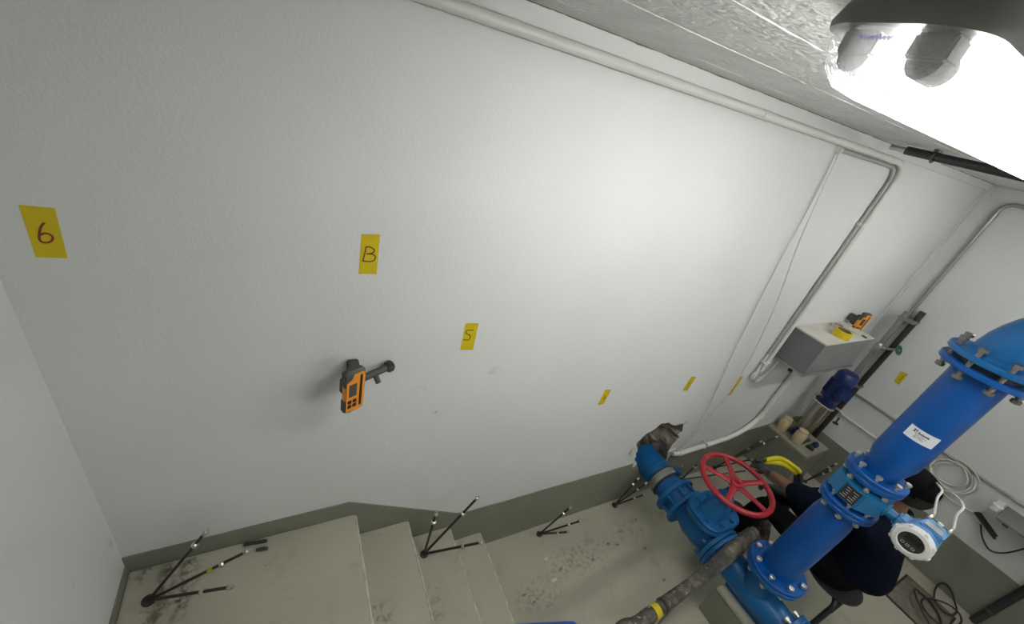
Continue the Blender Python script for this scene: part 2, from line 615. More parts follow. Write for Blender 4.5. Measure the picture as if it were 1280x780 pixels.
add_marks(M_FLOOR, [(P(207, 735, z=ZL), (.05, .4, .06), .95, 22), (P(235, 712, z=ZL), (.05, .14, .06), .9, 34),
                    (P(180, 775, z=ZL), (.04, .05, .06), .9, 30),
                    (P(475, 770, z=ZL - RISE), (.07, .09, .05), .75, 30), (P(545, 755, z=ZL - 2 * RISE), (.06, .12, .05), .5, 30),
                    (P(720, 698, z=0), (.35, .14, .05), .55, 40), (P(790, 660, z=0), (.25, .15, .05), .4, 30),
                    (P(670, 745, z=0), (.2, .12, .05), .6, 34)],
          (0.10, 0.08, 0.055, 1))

# ------------------------------------------------------------------ pump plinth and pipe block (concrete)
pl = thing('pump_plinth', 'olive painted concrete plinth with pale bare top in the corner under the pump', 'plinth', (3.83, .92, 0))
MB().box((3.65, .738, 0), (4.02, D, .392), bev=.006).build('body', M_BAND, pl)
MB().box((3.65, .738, .392), (4.02, D, .412), bev=.004).build('top_slab', mat('plinth_top_screed', (0.27, 0.258, 0.2, 1), 0.75, bump=0.2, bscale=70, var=0.1, vscale=9), pl)  # bare screed in a darker tone
pb = thing('pipe_support_block', 'olive painted concrete block with pale top edge carrying the tee pipe', 'concrete block', (2.26, .2, 0))
MB().box((2.118, .06, 0), (2.45, .335, .225), bev=.006).build('body', M_BAND, pb)
MB().box((2.118, .06, .225), (2.45, .335, .2445), bev=.004).build('top_slab', M_PAD, pb)
ht = thing('floor_hatch', 'square brown hatch plate set in the floor by the right wall band', 'hatch', (3.82, -.24, 0))
MB().box((3.62, -.42, 0), (4.02, -.11, .006), bev=.002).build('frame', M_BLACKM, ht)
MB().box((3.632, -.408, .006), (4.008, -.122, .009), bev=.001).build('plate', M_HATCH, ht)

# ------------------------------------------------------------------ flange and bolt kit
AX, AY, AZ = 2.230, 0.228, 0.345          # riser axis x, y; height of the horizontal pipe


def bolt_mesh(name, L, r, mhead):
    b = MB()
    b.cyl((0, 0, -L / 2), (0, 0, L / 2), r * .55, n=10)
    b.lathe((0, 0, L / 2 - r * 1.0), (0, 0, 1), [(0, r), (r * .9, r), (r * 1.0, r * .85)], 6)
    b.lathe((0, 0, -L / 2), (0, 0, 1), [(0, r * .85), (r * .1, r), (r * 1.0, r)], 6)
    o = b.build(name, mhead, org=(0, 0, 0))
    me = o.data
    bpy.data.objects.remove(o)
    return me


BOLT_S = bolt_mesh('bolt_small', .098, .0125, M_ZINC)
BOLT_M = bolt_mesh('bolt_medium', .105, .0145, M_ZINC)
BOLT_D = bolt_mesh('bolt_dull', .135, .0145, M_DZINC)
BOLT_V = bolt_mesh('bolt_valve', .118, .0165, M_CAST)
BOLT_H = bolt_mesh('bolt_bonnet', .05, .0135, M_CAST)


def place_bolts(parent, me, c, d, R, n, a0=0.0):
    u, v, d = frame(d)
    for k in range(n):
        a = a0 + 2 * PI * k / n
        o = bpy.data.objects.new('bolt', me)
        COL.objects.link(o)
        o.parent = parent
        o.location = V(c) + (u * math.cos(a) + v * math.sin(a)) * R - wpos(parent)
        q = V((0, 0, 1)).rotation_difference(d)
        o.rotation_mode = 'QUATERNION'
        o.rotation_quaternion = q
    return


def flange(parent, c, d, r, th, m, hub=None, n=40):
    """flange disc from c along d"""
    b = MB()
    prof = [(0, r * .3), (0, r - .003), (.003, r), (th - .003, r), (th, r - .003), (th, r * .3)]
    b.lathe(c, d, prof, n, cap=True)
    return b.build('flange', m, parent)


UP = V((0, 0, 1))
RA = (AX, AY)


def at(z):
    return V((AX, AY, z))


# --- upper riser pipe: barrel with reducer, flanges
ur = thing('upper_riser_pipe', 'large blue vertical pipe with white sticker between the elbow and flow meter', 'pipe', at(1.345))
MB().lathe(at(1.36), UP, [(0, .066), (.055, .066), (.12, .083), (.145, .084), (.58, .084), (.60, .084)], 48).build('barrel', M_BLUE, ur)
fb = flange(ur, at(1.362), UP, .112, .022, M_BLUE)
ft = flange(ur, at(1.945), UP, .138, .022, M_BLUE)
# sticker, wrapped on the barrel
sc_ = P(1157, 541, x=AX - .075)
ang0 = math.atan2(-(AY - sc_.y), -.075)


def cylpatch(a0, a1, z0, z1, r, m, name, parent, n=14):
    b = MB()
    vs, fs = [], []
    for i in range(n + 1):
        a = a0 + (a1 - a0) * i / n
        for z in (z0, z1):
            for rr in (r, r + .0006):
                vs.append((AX + rr * math.cos(a), AY + rr * math.sin(a), z))
    for i in range(n):
        o, p = i * 4, i * 4 + 4
        fs += [(o + 1, p + 1, p + 3, o + 3), (o, o + 2, p + 2, p), (o + 2, o + 3, p + 3, p + 2), (o, p, p + 1, o + 1)]
    fs += [(0, 1, 3, 2), (n * 4, n * 4 + 2, n * 4 + 3, n * 4 + 1)]
    return b.add(vs, fs).build(name, m, parent)


STICK = (PI * 0.885, PI * 1.255, 1.618, 1.671)
st = cylpatch(*STICK, .0843, M_STICK, 'sticker', ur)
plabel(st, 'white paper sticker with dark printing')
sa = STICK[1] - STICK[0]
sz0, sz1 = STICK[2], STICK[3]


def sprint(u0, u1, v0, v1, r=.0850, n=3):
    """printed rectangle on the sticker, u to the right, v up (0..1)"""
    cylpatch(STICK[0] + sa * u0, STICK[0] + sa * u1, sz0 + (sz1 - sz0) * v0, sz0 + (sz1 - sz0) * v1, r, M_PRINT, 'print', st, n)


# logo mark, bold word of uneven strokes, fine text lines
for u0, u1, v0, v1 in [(.17, .25, .80, .86), (.19, .23, .68, .80), (.17, .25, .62, .68), (.26, .30, .72, .88), (.27, .31, .60, .66)]:
    sprint(u0, u1, v0, v1, n=1)
uu = .345
for k in range(13):
    wv = random.choice([.016, .022, .03])
    hi = .80 if k in (0, 4, 10) else random.choice([.73, .75])
    sprint(uu, uu + wv, .62, hi, n=1)
    uu += wv + .006
for v in (.50, .42, .34, .26):
    uu = .30
    while uu < random.uniform(.56, .66):
        wv = random.uniform(.03, .08)
        sprint(uu, uu + wv, v, v + .025, n=1)
        uu += wv + .02

# --- elbow on top
te = thing('top_elbow', 'blue pipe elbow bolted on the upper riser pipe turning away under the ceiling', 'pipe elbow', at(1.99))
ZE = 2.004
eb = []
R9 = .225
for i in range(13):
    t = PI / 2 * i / 12
    eb.append(V((AX, AY - R9 + R9 * math.cos(t), ZE + R9 * math.sin(t))))
eb = [at(1.995)] + eb + [V((AX, AY - R9 - .5, ZE + R9)), V((AX, AY - R9 - 1.0, ZE + R9))]
MB().tube(eb, .084, 40).build('bend', M_CAST, te)
fe = flange(te, at(1.990), UP, .138, .022, M_CAST)
ring = MB().lathe(at(2.012), UP, [(0, .1), (.012, .086)], 40).build('weld_collar', M_CAST, te)
place_bolts(fe, BOLT_D, at(1.978), UP, .117, 8, PI / 8 + .1)
MB().lathe(at(1.967), UP, [(0, .095), (.023, .095)], 40).build('gasket', M_BLACKP, te)

# --- flow meter
fm = thing('flow_meter', 'blue flow meter with white ringed round display on the riser pipe', 'flow meter', at(1.16))
MB().lathe(at(1.185), UP, [(0, .07), (.155, .07)], 40).build('liner_neck', M_SENS, fm)
# octagonal sensor shell
shell = MB().lathe(at(1.205), UP, [(0, .078), (.012, .108), (.1, .108), (.112, .078)], 8, a0=PI / 8)
so = shell.build('sensor_shell', M_SENS, fm, ang=20)
f1 = flange(fm, at(1.175), UP, .112, .02, M_BLUE)
f2 = flange(fm, at(1.341), UP, .112, .02, M_BLUE)
place_bolts(f2, BOLT_S, at(1.362), UP, .092, 8, .25)
# black type plate on the shell facing -x
npz = MB()
npz.box((-.0012, -.034, -.034), (.0012, .034, .034), M=Matrix.Translation((AX - .1085 * math.cos(PI / 8) + .0065, AY + .0, 1.258)))
npo = MB().box((AX - .1015, AY - .03, 1.222), (AX - .0995, AY + .036, 1.296)).build('type_plate', M_BLACKP, so)
for k in range(5):
    for j in range(2):
        y0 = AY - .022 + j * .03
        MB().box((AX - .1021, y0, 1.234 + k * .012), (AX - .1015, y0 + random.uniform(.01, .024), 1.2365 + k * .012)).build('print', M_KEY, npo)
# neck towards -y and the transmitter head
NZ = 1.262
MB().lathe((AX, AY - .095, NZ), (0, -1, 0), [(0, .034), (.012, .034), (.016, .022), (.045, .022), (.05, .03), (.062, .03), (.066, .024), (.085, .024)], 20).build('neck', M_SENS, fm)
HC = V((AX - .01, AY - .225, NZ - .002))       # head centre, axis along -x
hd = MB().lathe(HC + V((.085, 0, 0)), (-1, 0, 0), [(0, .04), (.006, .052), (.02, .057), (.07, .06), (.125, .06), (.125, .055)], 36).build('head_housing', M_LBLUE, fm)
MB().box(HC + V((-.02, .03, -.03)), HC + V((.06, .085, .03)), bev=.01).build('head_socket', M_LBLUE, hd)
cv = MB().lathe(HC + V((-.038, 0, 0)), (-1, 0, 0), [(0, .060), (.003, .066), (.024, .066), (.032, .058), (.034, .044), (.028, .040), (.028, .01)], 40).build('cover_ring', M_WPLAST, fm)
plabel(cv, 'white ring cover with notches')
for k in range(8):
    a = 2 * PI * k / 8 + .2
    c = HC + V((-.055, math.cos(a) * .0655, math.sin(a) * .0655))
    MB().box((-.012, -.004, -.007), (.012, .004, .007), bev=.002,
             M=Matrix.Translation(c) @ Matrix.Rotation(a, 4, 'X')).build('grip_rib', M_WPLAST, cv)
dp = MB().lathe(HC + V((-.064, 0, 0)), (-1, 0, 0), [(0, .041), (.003, .041)], 32).build('display_face', M_BLACKP, fm)
xs = HC.x - .0675
MB().box((xs - .0006, HC.y - .026, HC.z + .002), (xs + .0006, HC.y + .026, HC.z + .024)).build('screen', mat('dim_screen', (.02, .022, .012, 1), .15), dp)
for k in (-1, 0, 1):
    yy = HC.y + k * .018
    kb = MB()
    for lo, hi in [((-.006, -.005), (.006, -.0035)), ((-.006, .0035), (.006, .005)), ((-.006, -.005), (-.0042, .005)), ((.0042, -.005), (.006, .005))]:
        kb.box((xs - .0007, yy + lo[0], HC.z - .018 + lo[1]), (xs + .0007, yy + hi[0], HC.z - .018 + hi[1]))
    kb.build('key', M_KEY, dp)
# terminal box with glands on top of the head
tb = MB().box(HC + V((-.0, -.05, .03)), HC + V((.085, .03, .068)), bev=.006).build('terminal_box', M_LBLUE, fm)
MB().box(HC + V((.006, -.036, .0678)), HC + V((.045, .02, .0692)), bev=.0006).build('rating_plate', M_GALV, tb)
glands = []
for k, yo in enumerate((.024, -.042)):
    g0 = HC + V((.07, yo, .068))
    MB().lathe(g0, (.3, 0, 1), [(0, .009), (.012, .009), (.014, .0075), (.024, .006)], 6).build('cable_gland', M_STEEL, tb)
    glands.append(g0 + V((.007, 0, .024)))
MB().lathe(HC + V((.07, -.01, .068)), (.2, 0, 1), [(0, .01), (.01, .01), (.012, .008)], 12).build('blanking_plug', M_WPLAST, tb)

# --- lower riser pipe
lr = thing('lower_riser_pipe', 'blue vertical pipe with tapered neck between the flow meter and the tee', 'pipe', at(.57))
MB().lathe(at(.575), UP, [(0, .084), (.40, .084), (.47, .083), (.53, .074), (.56, .068), (.60, .067)], 48).build('barrel', M_BLUE, lr)
fl = flange(lr, at(.578), UP, .1425, .024, M_BLUE)
fu = flange(lr, at(1.152), UP, .112, .02, M_BLUE)
place_bolts(fl, BOLT_M, at(.574), UP, .118, 8, .2)
place_bolts(fu, BOLT_S, at(1.174), UP, .092, 8, .25)

# --- tee / duck-foot at the bottom
tp = thing('tee_pipe', 'dark blue cast tee lying on the concrete block under the riser', 'pipe fitting', (AX, AY, .245))
tb_ = MB()
tb_.lathe((AX, .40, AZ), (0, -1, 0), [(0, .086), (.12, .088), (.28, .088), (.33, .084), (.40, .08)], 40)
tb_.lathe(at(AZ), UP, [(0, .08), (.09, .086), (.15, .084), (.235, .084)], 40)
tb_.build('body', M_CAST, tp)
f3 = flange(tp, at(.552), UP, .1425, .024, M_CAST)
f4 = flange(tp, (AX, .035, AZ), (0, -1, 0), .125, .024, M_CAST)
place_bolts(f4, BOLT_M, (AX, .011, AZ), (0, -1, 0), .103, 8, PI / 8)
MB().box((AX - .05, .05, .2445), (AX + .05, .33, .275), bev=.004).build('foot', M_CAST, tp)
bf = thing('blank_pipe_spool', 'short blue pipe piece bolted to the open end of the tee', 'pipe', (AX, -.1, .26))
flange(bf, (AX, .009, AZ), (0, -1, 0), .125, .024, M_CAST)
MB().lathe((AX, -.01, AZ), (0, -1, 0), [(0, .084), (.45, .084)], 32).build('barrel', M_CAST, bf)

# --- gate valve
gv = thing('gate_valve', 'blue cast gate valve with red handwheel near the broken wall', 'valve', (AX, .615, .21))
vb = MB()
vb.lathe((AX, .745, AZ), (0, -1, 0), [(0, .09), (.02, .088), (.05, .1), (.09, .112), (.17, .112), (.21, .1), (.24, .088), (.26, .09)], 36)
vb.build('body', M_CAST, gv)


def rrect(cx, cy, z, hx, hy, r, n=8):
    o = []
    for qx, qy, a0 in [(1, 1, 0), (-1, 1, PI / 2), (-1, -1, PI), (1, -1, 1.5 * PI)]:
        for k in range(n + 1):
            a = a0 + PI / 2 * k / n
            o.append(V((cx + qx * (hx - r) + r * math.cos(a), cy + qy * (hy - r) + r * math.sin(a), z)))
    return o


def loft(mb, loops, cap=True):
    n = len(loops[0])
    vs = [q for l in loops for q in l]
    fs = []
    for i in range(len(loops) - 1):
        for k in range(n):
            k2 = (k + 1) % n
            fs.append((i * n + k, i * n + k2, (i + 1) * n + k2, (i + 1) * n + k))
    if cap:
        fs.append(tuple(range(n))[::-1])
        fs.append(tuple((len(loops) - 1) * n + k for k in range(n)))
    return mb.add(vs, fs)


VY = .615
loft(MB(), [rrect(AX, VY, AZ + .02, .10, .075, .05), rrect(AX, VY, .40, .10, .072, .05), rrect(AX, VY, .47, .108, .076, .05)]).build('body_neck', M_CAST, gv)
b1 = loft(MB(), [rrect(AX, VY, .468, .145, .118, .085), rrect(AX, VY, .49, .148, .121, .085), rrect(AX, VY, .496, .145, .118, .085)]).build('body_flange', M_CAST, gv)
b2 = loft(MB(), [rrect(AX, VY, .498, .145, .118, .085), rrect(AX, VY, .516, .148, .121, .085), rrect(AX, VY, .522, .143, .116, .085)]).build('bonnet_flange', M_CAST, gv)
loft(MB(), [rrect(AX, VY, .52, .098, .072, .06), rrect(AX, VY, .545, .088, .064, .055), rrect(AX, VY, .59, .07, .055, .05),
            rrect(AX, VY, .62, .045, .042, .04), rrect(AX, VY, .65, .036, .036, .035)]).build('bonnet', M_CAST, gv)
MB().lathe((AX, VY, .648), UP, [(0, .05), (.012, .05), (.014, .034), (.05, .03), (.06, .022), (.072, .022)], 24).build('gland', M_CAST, gv)
MB().cyl((AX, VY, .66), (AX, VY, .80), .013, n=14).build('stem', M_STEEL, gv)
for k in range(8):
    a = 2 * PI * k / 8 + PI / 8
    ca, sa_ = math.cos(a), math.sin(a)
    o = bpy.data.objects.new('bolt', BOLT_H)
    COL.objects.link(o)
    o.parent = b2
    o.location = V((AX + ca * .125, VY + sa_ * .1, .507)) - wpos(b2)
g1 = flange(gv, (AX, .768, AZ), (0, -1, 0), .1425, .024, M_CAST)
g2 = flange(gv, (AX, .502, AZ), (0, -1, 0), .1425, .024, M_CAST)
place_bolts(g1, BOLT_V, (AX, .800, AZ), (0, -1, 0), .119, 8, PI / 8)
place_bolts(g2, BOLT_V, (AX, .478, AZ), (0, -1, 0), .119, 8, PI / 8)
# handwheel (five spokes)
WZ = .785
wh = MB().torus((AX, VY, WZ), UP, .198, .0155, 64, 12).build('handwheel', M_RED, gv)
plabel(wh, 'red five spoked handwheel')
MB().lathe((AX, VY, WZ - .028), UP, [(0, .030), (.006, .037), (.036, .037), (.042, .032), (.042, .012)], 24).build('wheel_hub', M_RED, wh)
for k in range(5):
    a = 2 * PI * k / 5 - .26
    dr = V((math.cos(a), math.sin(a), 0))
    sd = V((-dr.y, dr.x, 0))
    lp = []
    for t, wd, zz in [(.026, .026, -.006), (.07, .019, -.004), (.13, .015, 0), (.19, .020, 0)]:
        c = V((AX, VY, WZ + zz)) + dr * t
        lp.append([c + sd * (wd * math.cos(q)) + UP * (.009 * math.sin(q)) for q in [2 * PI * j / 12 for j in range(12)]])
    loft(MB(), lp).build('spoke', M_RED, wh)
MB().lathe((AX, VY, WZ + .012), UP, [(0, .017), (.013, .017), (.015, .014)], 6).build('hub_nut', M_RED, wh)

# --- flange adaptor / coupling between wall and valve
fa = thing('flange_adaptor', 'blue pipe coupling with stainless clamp coming out of the broken wall', 'pipe coupling', (AX, .95, .24))
MB().lathe((AX, 1.2, AZ), (0, -1, 0), [(0, .098), (.02, .103), (.10, .103), (.12, .103), (.20, .103), (.225, .100), (.235, .094), (.30, .098), (.345, .112), (.372, .108)], 40).build('sleeve', M_CAST, fa)
MB().lathe((AX, 1.045, AZ), (0, -1, 0), [(0, .103), (.002, .108), (.012, .108), (.014, .103)], 40).build('sleeve_bead', M_CAST, fa)
cb = MB().lathe((AX, .985, AZ), (0, -1, 0), [(0, .102), (.0, .108), (.046, .108), (.046, .102)], 44).build('clamp_band', M_GALV, fa)
MB().torus((AX, .992, AZ), (0, 1, 0), .104, .006, 40, 8).build('seal_ring', M_BLACKP, fa)
MB().torus((AX, .930, AZ), (0, 1, 0), .102, .006, 40, 8).build('seal_ring', M_BLACKP, fa)
lug = V((AX + .10, .962, AZ + .055))
MB().box(lug + V((-.012, -.03, -.012)), lug + V((.022, .03, .022)), bev=.006).build('clamp_lug', M_CAST, cb)
MB().cyl(lug + V((.03, .0, -.05)), lug + V((.03, .0, .05)), .008, n=10).build('clamp_screw', M_STEEL, cb)
g3 = flange(fa, (AX, .862, AZ), (0, -1, 0), .1425, .026, M_CAST)
MB().lathe((AX, .83, AZ), (0, -1, 0), [(0, .1), (.06, .1)], 32).build('spigot', M_CAST, fa)
pj = thing('pipe_joint', 'blue flanged pipe piece between the gate valve and the tee', 'pipe', (AX, .44, .245))
flange(pj, (AX, .474, AZ), (0, -1, 0), .1425, .022, M_CAST)
MB().lathe((AX, .46, AZ), (0, -1, 0), [(0, .09), (.08, .086)], 32).build('barrel', M_CAST, pj)

# ------------------------------------------------------------------ light fitting
HW = .0695
ZR = 2.566


def light_fitting(FX0, FX1, FYC, label, note):
    lf = thing('ceiling_light', label, 'ceiling light', ((FX0 + FX1) / 2, FYC, ZC), 'sealed ceiling lights in a row')

    def capsule(x0, x1, hw, r, z):
        return rrect((x0 + x1) / 2, FYC, z, (x1 - x0) / 2, hw, r, 8)

    loft(MB(), [capsule(FX0, FX1, HW, .045, ZR), capsule(FX0 - .001, FX1 + .001, HW + .001, .045, ZR + .006), capsule(FX0 + .004, FX1 - .004, HW - .004, .042, ZR + .02), capsule(FX0 + .02, FX1 - .02, HW - .012, .035, ZC - .004),
                capsule(FX0 + .022, FX1 - .022, HW - .014, .033, ZC)]).build('body', M_FIXB, lf)
    dm = MB()
    lps = [capsule(FX0 + .004, FX1 - .004, HW - .004, .042, ZR - .001), capsule(FX0 + .006, FX1 - .006, HW - .006, .042, ZR - .015), capsule(FX0 + .012, FX1 - .012, HW - .011, .04, ZR - .032),
           capsule(FX0 + .024, FX1 - .024, HW - .022, .034, ZR - .045), capsule(FX0 + .045, FX1 - .045, HW - .042, .02, ZR - .0515)]
    loft(dm, lps, cap=False)
    n = len(lps[0])
    dm.f.append(tuple(4 * n + k for k in range(n)))
    do = dm.build('diffuser', M_DIFF, lf)
    plabel(do, 'clear ribbed cover glowing white')
    for k, yy in enumerate((FYC + .03, FYC - .03)):
        MB().lathe((FX0 + .062, yy, ZR - .02), (1, 0, 0), [(0, .0128), (FX1 - FX0 - .124, .0128)], 12).build('lamp_tube', M_TUBE, lf)
        MB().lathe((FX0 + .028, yy, ZR - .02), (1, 0, 0), [(0, .0142), (.034, .0142)], 12).build('lamp_holder', M_LAMPHOLD, lf)
        MB().box((FX0 + .022, yy - .016, ZR - .02), (FX0 + .05, yy + .016, ZR), bev=.002).build('holder_block', M_LAMPHOLD, lf)
    for xk in (FX0 + .17, FX0 + .47, FX0 + .77, FX0 + 1.07):
        for s in (-1, 1):
            MB().box((xk, FYC + s * (HW + .0035) - .003, ZR - .014), (xk + .035, FYC + s * (HW + .0035) + .003, ZR + .02), bev=.001).build('clip', M_STEEL, lf)
    if not note:
        return
    # pen note scribbled on the cover rim
    sb = []
    for i in range(26):
        sb.append(V((FX0 + .0035, FYC + .02 - i * .0011, ZR - .010 + .002 * math.sin(i * 2.1))))
    MB().tube(sb, .0005, 4).build('pen_scribble', M_PEN, do)


light_fitting(.462, 1.75, .2535, 'long grey sealed fluorescent light with clear ribbed cover above the stairs', True)
light_fitting(2.42, 3.708, -.05, 'long grey sealed fluorescent light above the pump and flow meter', False)
light_fitting(1.0, 2.288, -1.15, 'added unseen fill light shaped as a long sealed fluorescent fitting behind the handrail', False)  # fill light added behind the camera to lift the dark left side

# ------------------------------------------------------------------ yellow number tapes
def tape(px, label, group=None, wall='y', plane=D, strokes=(), ink=M_INKD, wd=.0042):
    kw = {wall: plane}
    q = [P(x, y, **kw) for x, y in px]
    nrm = V((0, -1, 0)) if wall == 'y' else V((-1, 0, 0))
    c = sum(q, V()) / 4
    o = MB().prism(q, nrm * .0008).build('marker_tape', M_TAPE, org=c, smooth=False)
    tag(o, label, 'tape', group)
    b = MB()
    for stx in strokes:
        pts = spline([P(x, y, **kw) + nrm * .0012 for x, y in stx], 5)
        # flat ribbon
        vs, fs = [], []
        for i, p in enumerate(pts):
            t = (pts[min(i + 1, len(pts) - 1)] - pts[max(i - 1, 0)]).normalized()
            sd = t.cross(nrm).normalized() * wd / 2
            vs += [p + sd, p - sd, p + sd - nrm * .0006, p - sd - nrm * .0006]
        for i in range(len(pts) - 1):
            a, e = i * 4, i * 4 + 4
            fs += [(a, a + 1, e + 1, e), (a + 2, e + 2, e + 3, a + 3), (a, e, e + 2, a + 2), (a + 1, a + 3, e + 3, e + 1)]
        b.add(vs, fs)
    if strokes:
        n_ = b.build('handwritten_mark', ink, o, smooth=False)
    return o


def cp(pts, sc, ox, oy):
    return [(ox + x / sc, oy + y / sc) for x, y in pts]


tape(cp([(150, 232), (445, 260), (552, 668), (293, 660)], 6.5, 0, 220), 'yellow tape marked 6 on the wall near the left corner',
     ink=M_INK, strokes=[cp([(362, 378), (335, 410), (322, 460), (322, 510), (345, 535), (385, 540), (420, 525), (430, 495), (400, 470), (355, 465), (330, 480)], 6.5, 0, 220)])
tape(cp([(275, 195), (478, 200), (440, 628), (245, 628)], 8.67, 420, 270), 'yellow tape marked B above the laser receiver on the wall',
     strokes=[cp([(325, 330), (310, 410), (290, 485)], 8.67, 420, 270), cp([(325, 332), (370, 335), (412, 360), (408, 390), (370, 405), (325, 410)], 8.67, 420, 270),
              cp([(340, 408), (400, 415), (425, 440), (415, 475), (370, 492), (285, 485)], 8.67, 420, 270)], wd=.0034)
tape(cp([(285, 182), (497, 182), (405, 612), (200, 612)], 13, 560, 390), 'yellow tape marked 5 alone in the middle of the wall',
     strokes=[cp([(412, 295), (310, 292)], 13, 560, 390), cp([(310, 292), (290, 345), (340, 365), (360, 395), (345, 440), (310, 455), (245, 445)], 13, 560, 390)], wd=.0038)
tape([(757, 487), (764.2, 487), (754.6, 504.6), (746.5, 506.5)], 'small yellow tape with red mark on the wall above the broken hole',
     strokes=[[(753, 498), (755.5, 497), (756.5, 494)], [(754, 499.5), (757, 496.5)]], ink=M_INK)
tape([(864.2, 470.9), (870.5, 471), (858.8, 488.3), (852.9, 488.3)], 'small yellow tape with red mark left of the hanging white cable',
     strokes=[[(859, 481), (861, 479.5), (862, 477.5)]], ink=M_INK)
tape([(925.2, 470.5), (929.5, 470.5), (912.7, 493.8), (907.6, 494.7)], 'narrow blank yellow tape right beside the hanging white cable')
tape([(1126.4, 464), (1135.4, 468), (1123.8, 481.3), (1117, 477)], 'small yellow tape with red mark on the right wall', wall='x', plane=XR,
     strokes=[[(1123, 475), (1127, 473), (1129, 470)]], ink=M_INK)

# ------------------------------------------------------------------ laser receivers
def receiver(c, th, label, full=True):
    """handheld laser receiver: face looks along local -y, turned by th about z"""
    r = thing('laser_receiver', label, 'laser receiver', c)
    Mx = Matrix.Translation(c) @ Matrix.Rotation(th, 4, 'Z')

    def T(mb):
        mb.v = [tuple(Mx @ V(q)) for q in mb.v]
        return mb
    W, H, Dp = .034, .086, .0135

    def sect(z, w, d0, d1, r_=.008):
        o = []
        for q in rrect(0, (d0 + d1) / 2, z, w, (d1 - d0) / 2, r_, 4):
            o.append(q)
        return o
    loft_ = MB()
    loft(loft_, [sect(-H, W - .012, -Dp + .006, Dp - .006), sect(-H + .012, W, -Dp, Dp), sect(-.036, W, -Dp, Dp), sect(-.030, W - .003, -Dp + .002, Dp)])
    T(loft_).build('lower_bumper', M_DGREY, r)
    mid = MB()
    loft(mid, [sect(-.034, W - .003, -Dp + .002, Dp - .001), sect(.026, W - .003, -Dp + .002, Dp - .001)])
    T(mid).build('middle_case', M_ORANGE, r)
    upm = MB()
    loft(upm, [sect(.024, W - .003, -Dp + .002, Dp), sect(.032, W, -Dp, Dp), sect(H - .010, W, -Dp, Dp), sect(H, W - .010, -Dp + .006, Dp - .006)])
    T(upm).build('upper_bumper', M_DGREY, r)
    fp = MB().prism([(x, -Dp - .0016, z) for x, z in [(-.029, -.070), (.012, -.078), (.030, -.068), (.030, .066), (.024, .076), (-.006, .074), (-.012, .056), (-.029, .046)]], (0, .004, 0))
    fo = T(fp).build('front_panel', M_ORANGE, r)
    yf = -Dp - .0016
    T(MB().box((-.022, yf - .0012, -.012), (.004, yf + .001, .038), bev=.0008)).build('display', M_LCD, fo)
    T(MB().box((.013, yf - .0012, -.060), (.022, yf + .001, .066), bev=.001)).build('sensor_window', M_DRED, fo)
    for i in range(2):
        for j in range(2):
            T(MB().box((-.025 + i * .0165, yf - .0012, -.058 + j * .018), (-.0115 + i * .0165, yf + .001, -.043 + j * .018), bev=.001)).build('key', M_DRED, fo)
    # rod clamp behind: block against the wall, arm to the right with thumb knob
    Mi = Mx.inverted()
    blk = MB().box((-.018, Dp - .004, -.035), (.018, Dp + .035, .02), bev=.004)
    T(blk).build('clamp_block', M_DGREY, r)
    wy = D - c.y
    a = V(c) + V((.012, wy, .018))
    br = MB().box(a + V((-.018, -.07, -.035)), a + V((.018, 0, .012)), bev=.004)
    br.build('wall_bracket', M_DGREY, r)
    p0 = V(c) + V((.0, .05, -.022))
    p1 = V(c) + V((.125, wy - .024, .0))
    arm = MB().cyl(p0, p1, .0125, n=12).build('clamp_arm', M_DGREY, r)
    dn = (p1 - p0).normalized()
    MB().lathe(p1 - dn * .008, dn, [(0, .017), (.006, .02), (.02, .02), (.026, .014)], 8).build('thumb_knob', M_BLACKP, arm)
    e = p0.lerp(p1, .62)
    MB().cyl(e, e + V((.012, -.02, -.028)), .009, n=10).build('screw', M_DGREY, arm)
    return r


receiver(P(441, 487, y=.985), math.radians(24), 'orange and black laser receiver held off the blank wall below tape B')
receiver(P(1075.5, 404, y=1.01), math.radians(-22), 'orange and black laser receiver on the wall above the grey box')

# ------------------------------------------------------------------ conduits on the back wall
cz1, cz2 = 2.522, 2.549
cvx = P(1035, 340, y=D - .012).x
c2 = thing('surface_conduit', 'thick pale conduit running along under the ceiling and turning down to the grey box', 'conduit', (1.5, D - .016, cz2))
path = bend([(XL, D - .0225, cz2), (cvx + .006, D - .0225, cz2), (cvx + .006, D - .0225, 1.16)], .11)
MB().tube(path, .0155, 14).build('tube', M_PVC, c2)
for x in (1.52, 2.62):
    MB().lathe((x, D - .0225, cz2), (1, 0, 0), [(0, .0155), (.002, .0175), (.04, .0175), (.042, .0155)], 14).build('sleeve', M_PVC, c2)
for z in (2.22, 1.235):
    MB().box((cvx - .042, D - .041, z - .007), (cvx + .025, D, z + .007), bev=.003).build('saddle_clip', M_PVC, c2)
c1 = thing('thin_conduit', 'thin grey conduit just below the thick one, turning down beside it', 'conduit', (2.5, D - .012, cz1))
path = bend([(2.18, D - .011, cz1), (cvx - .024, D - .011, cz1), (cvx - .024, D - .011, 1.30)], .09)
MB().tube(path, .0095, 12).build('tube', mat('grey_painted_conduit', (.36, .36, .345, 1), .45), c1)
MB().lathe((2.18, D - .011, cz1), (-1, 0, 0), [(0, .0095), (.0, .012), (.03, .012)], 12).build('sleeve', M_PVC, c1)
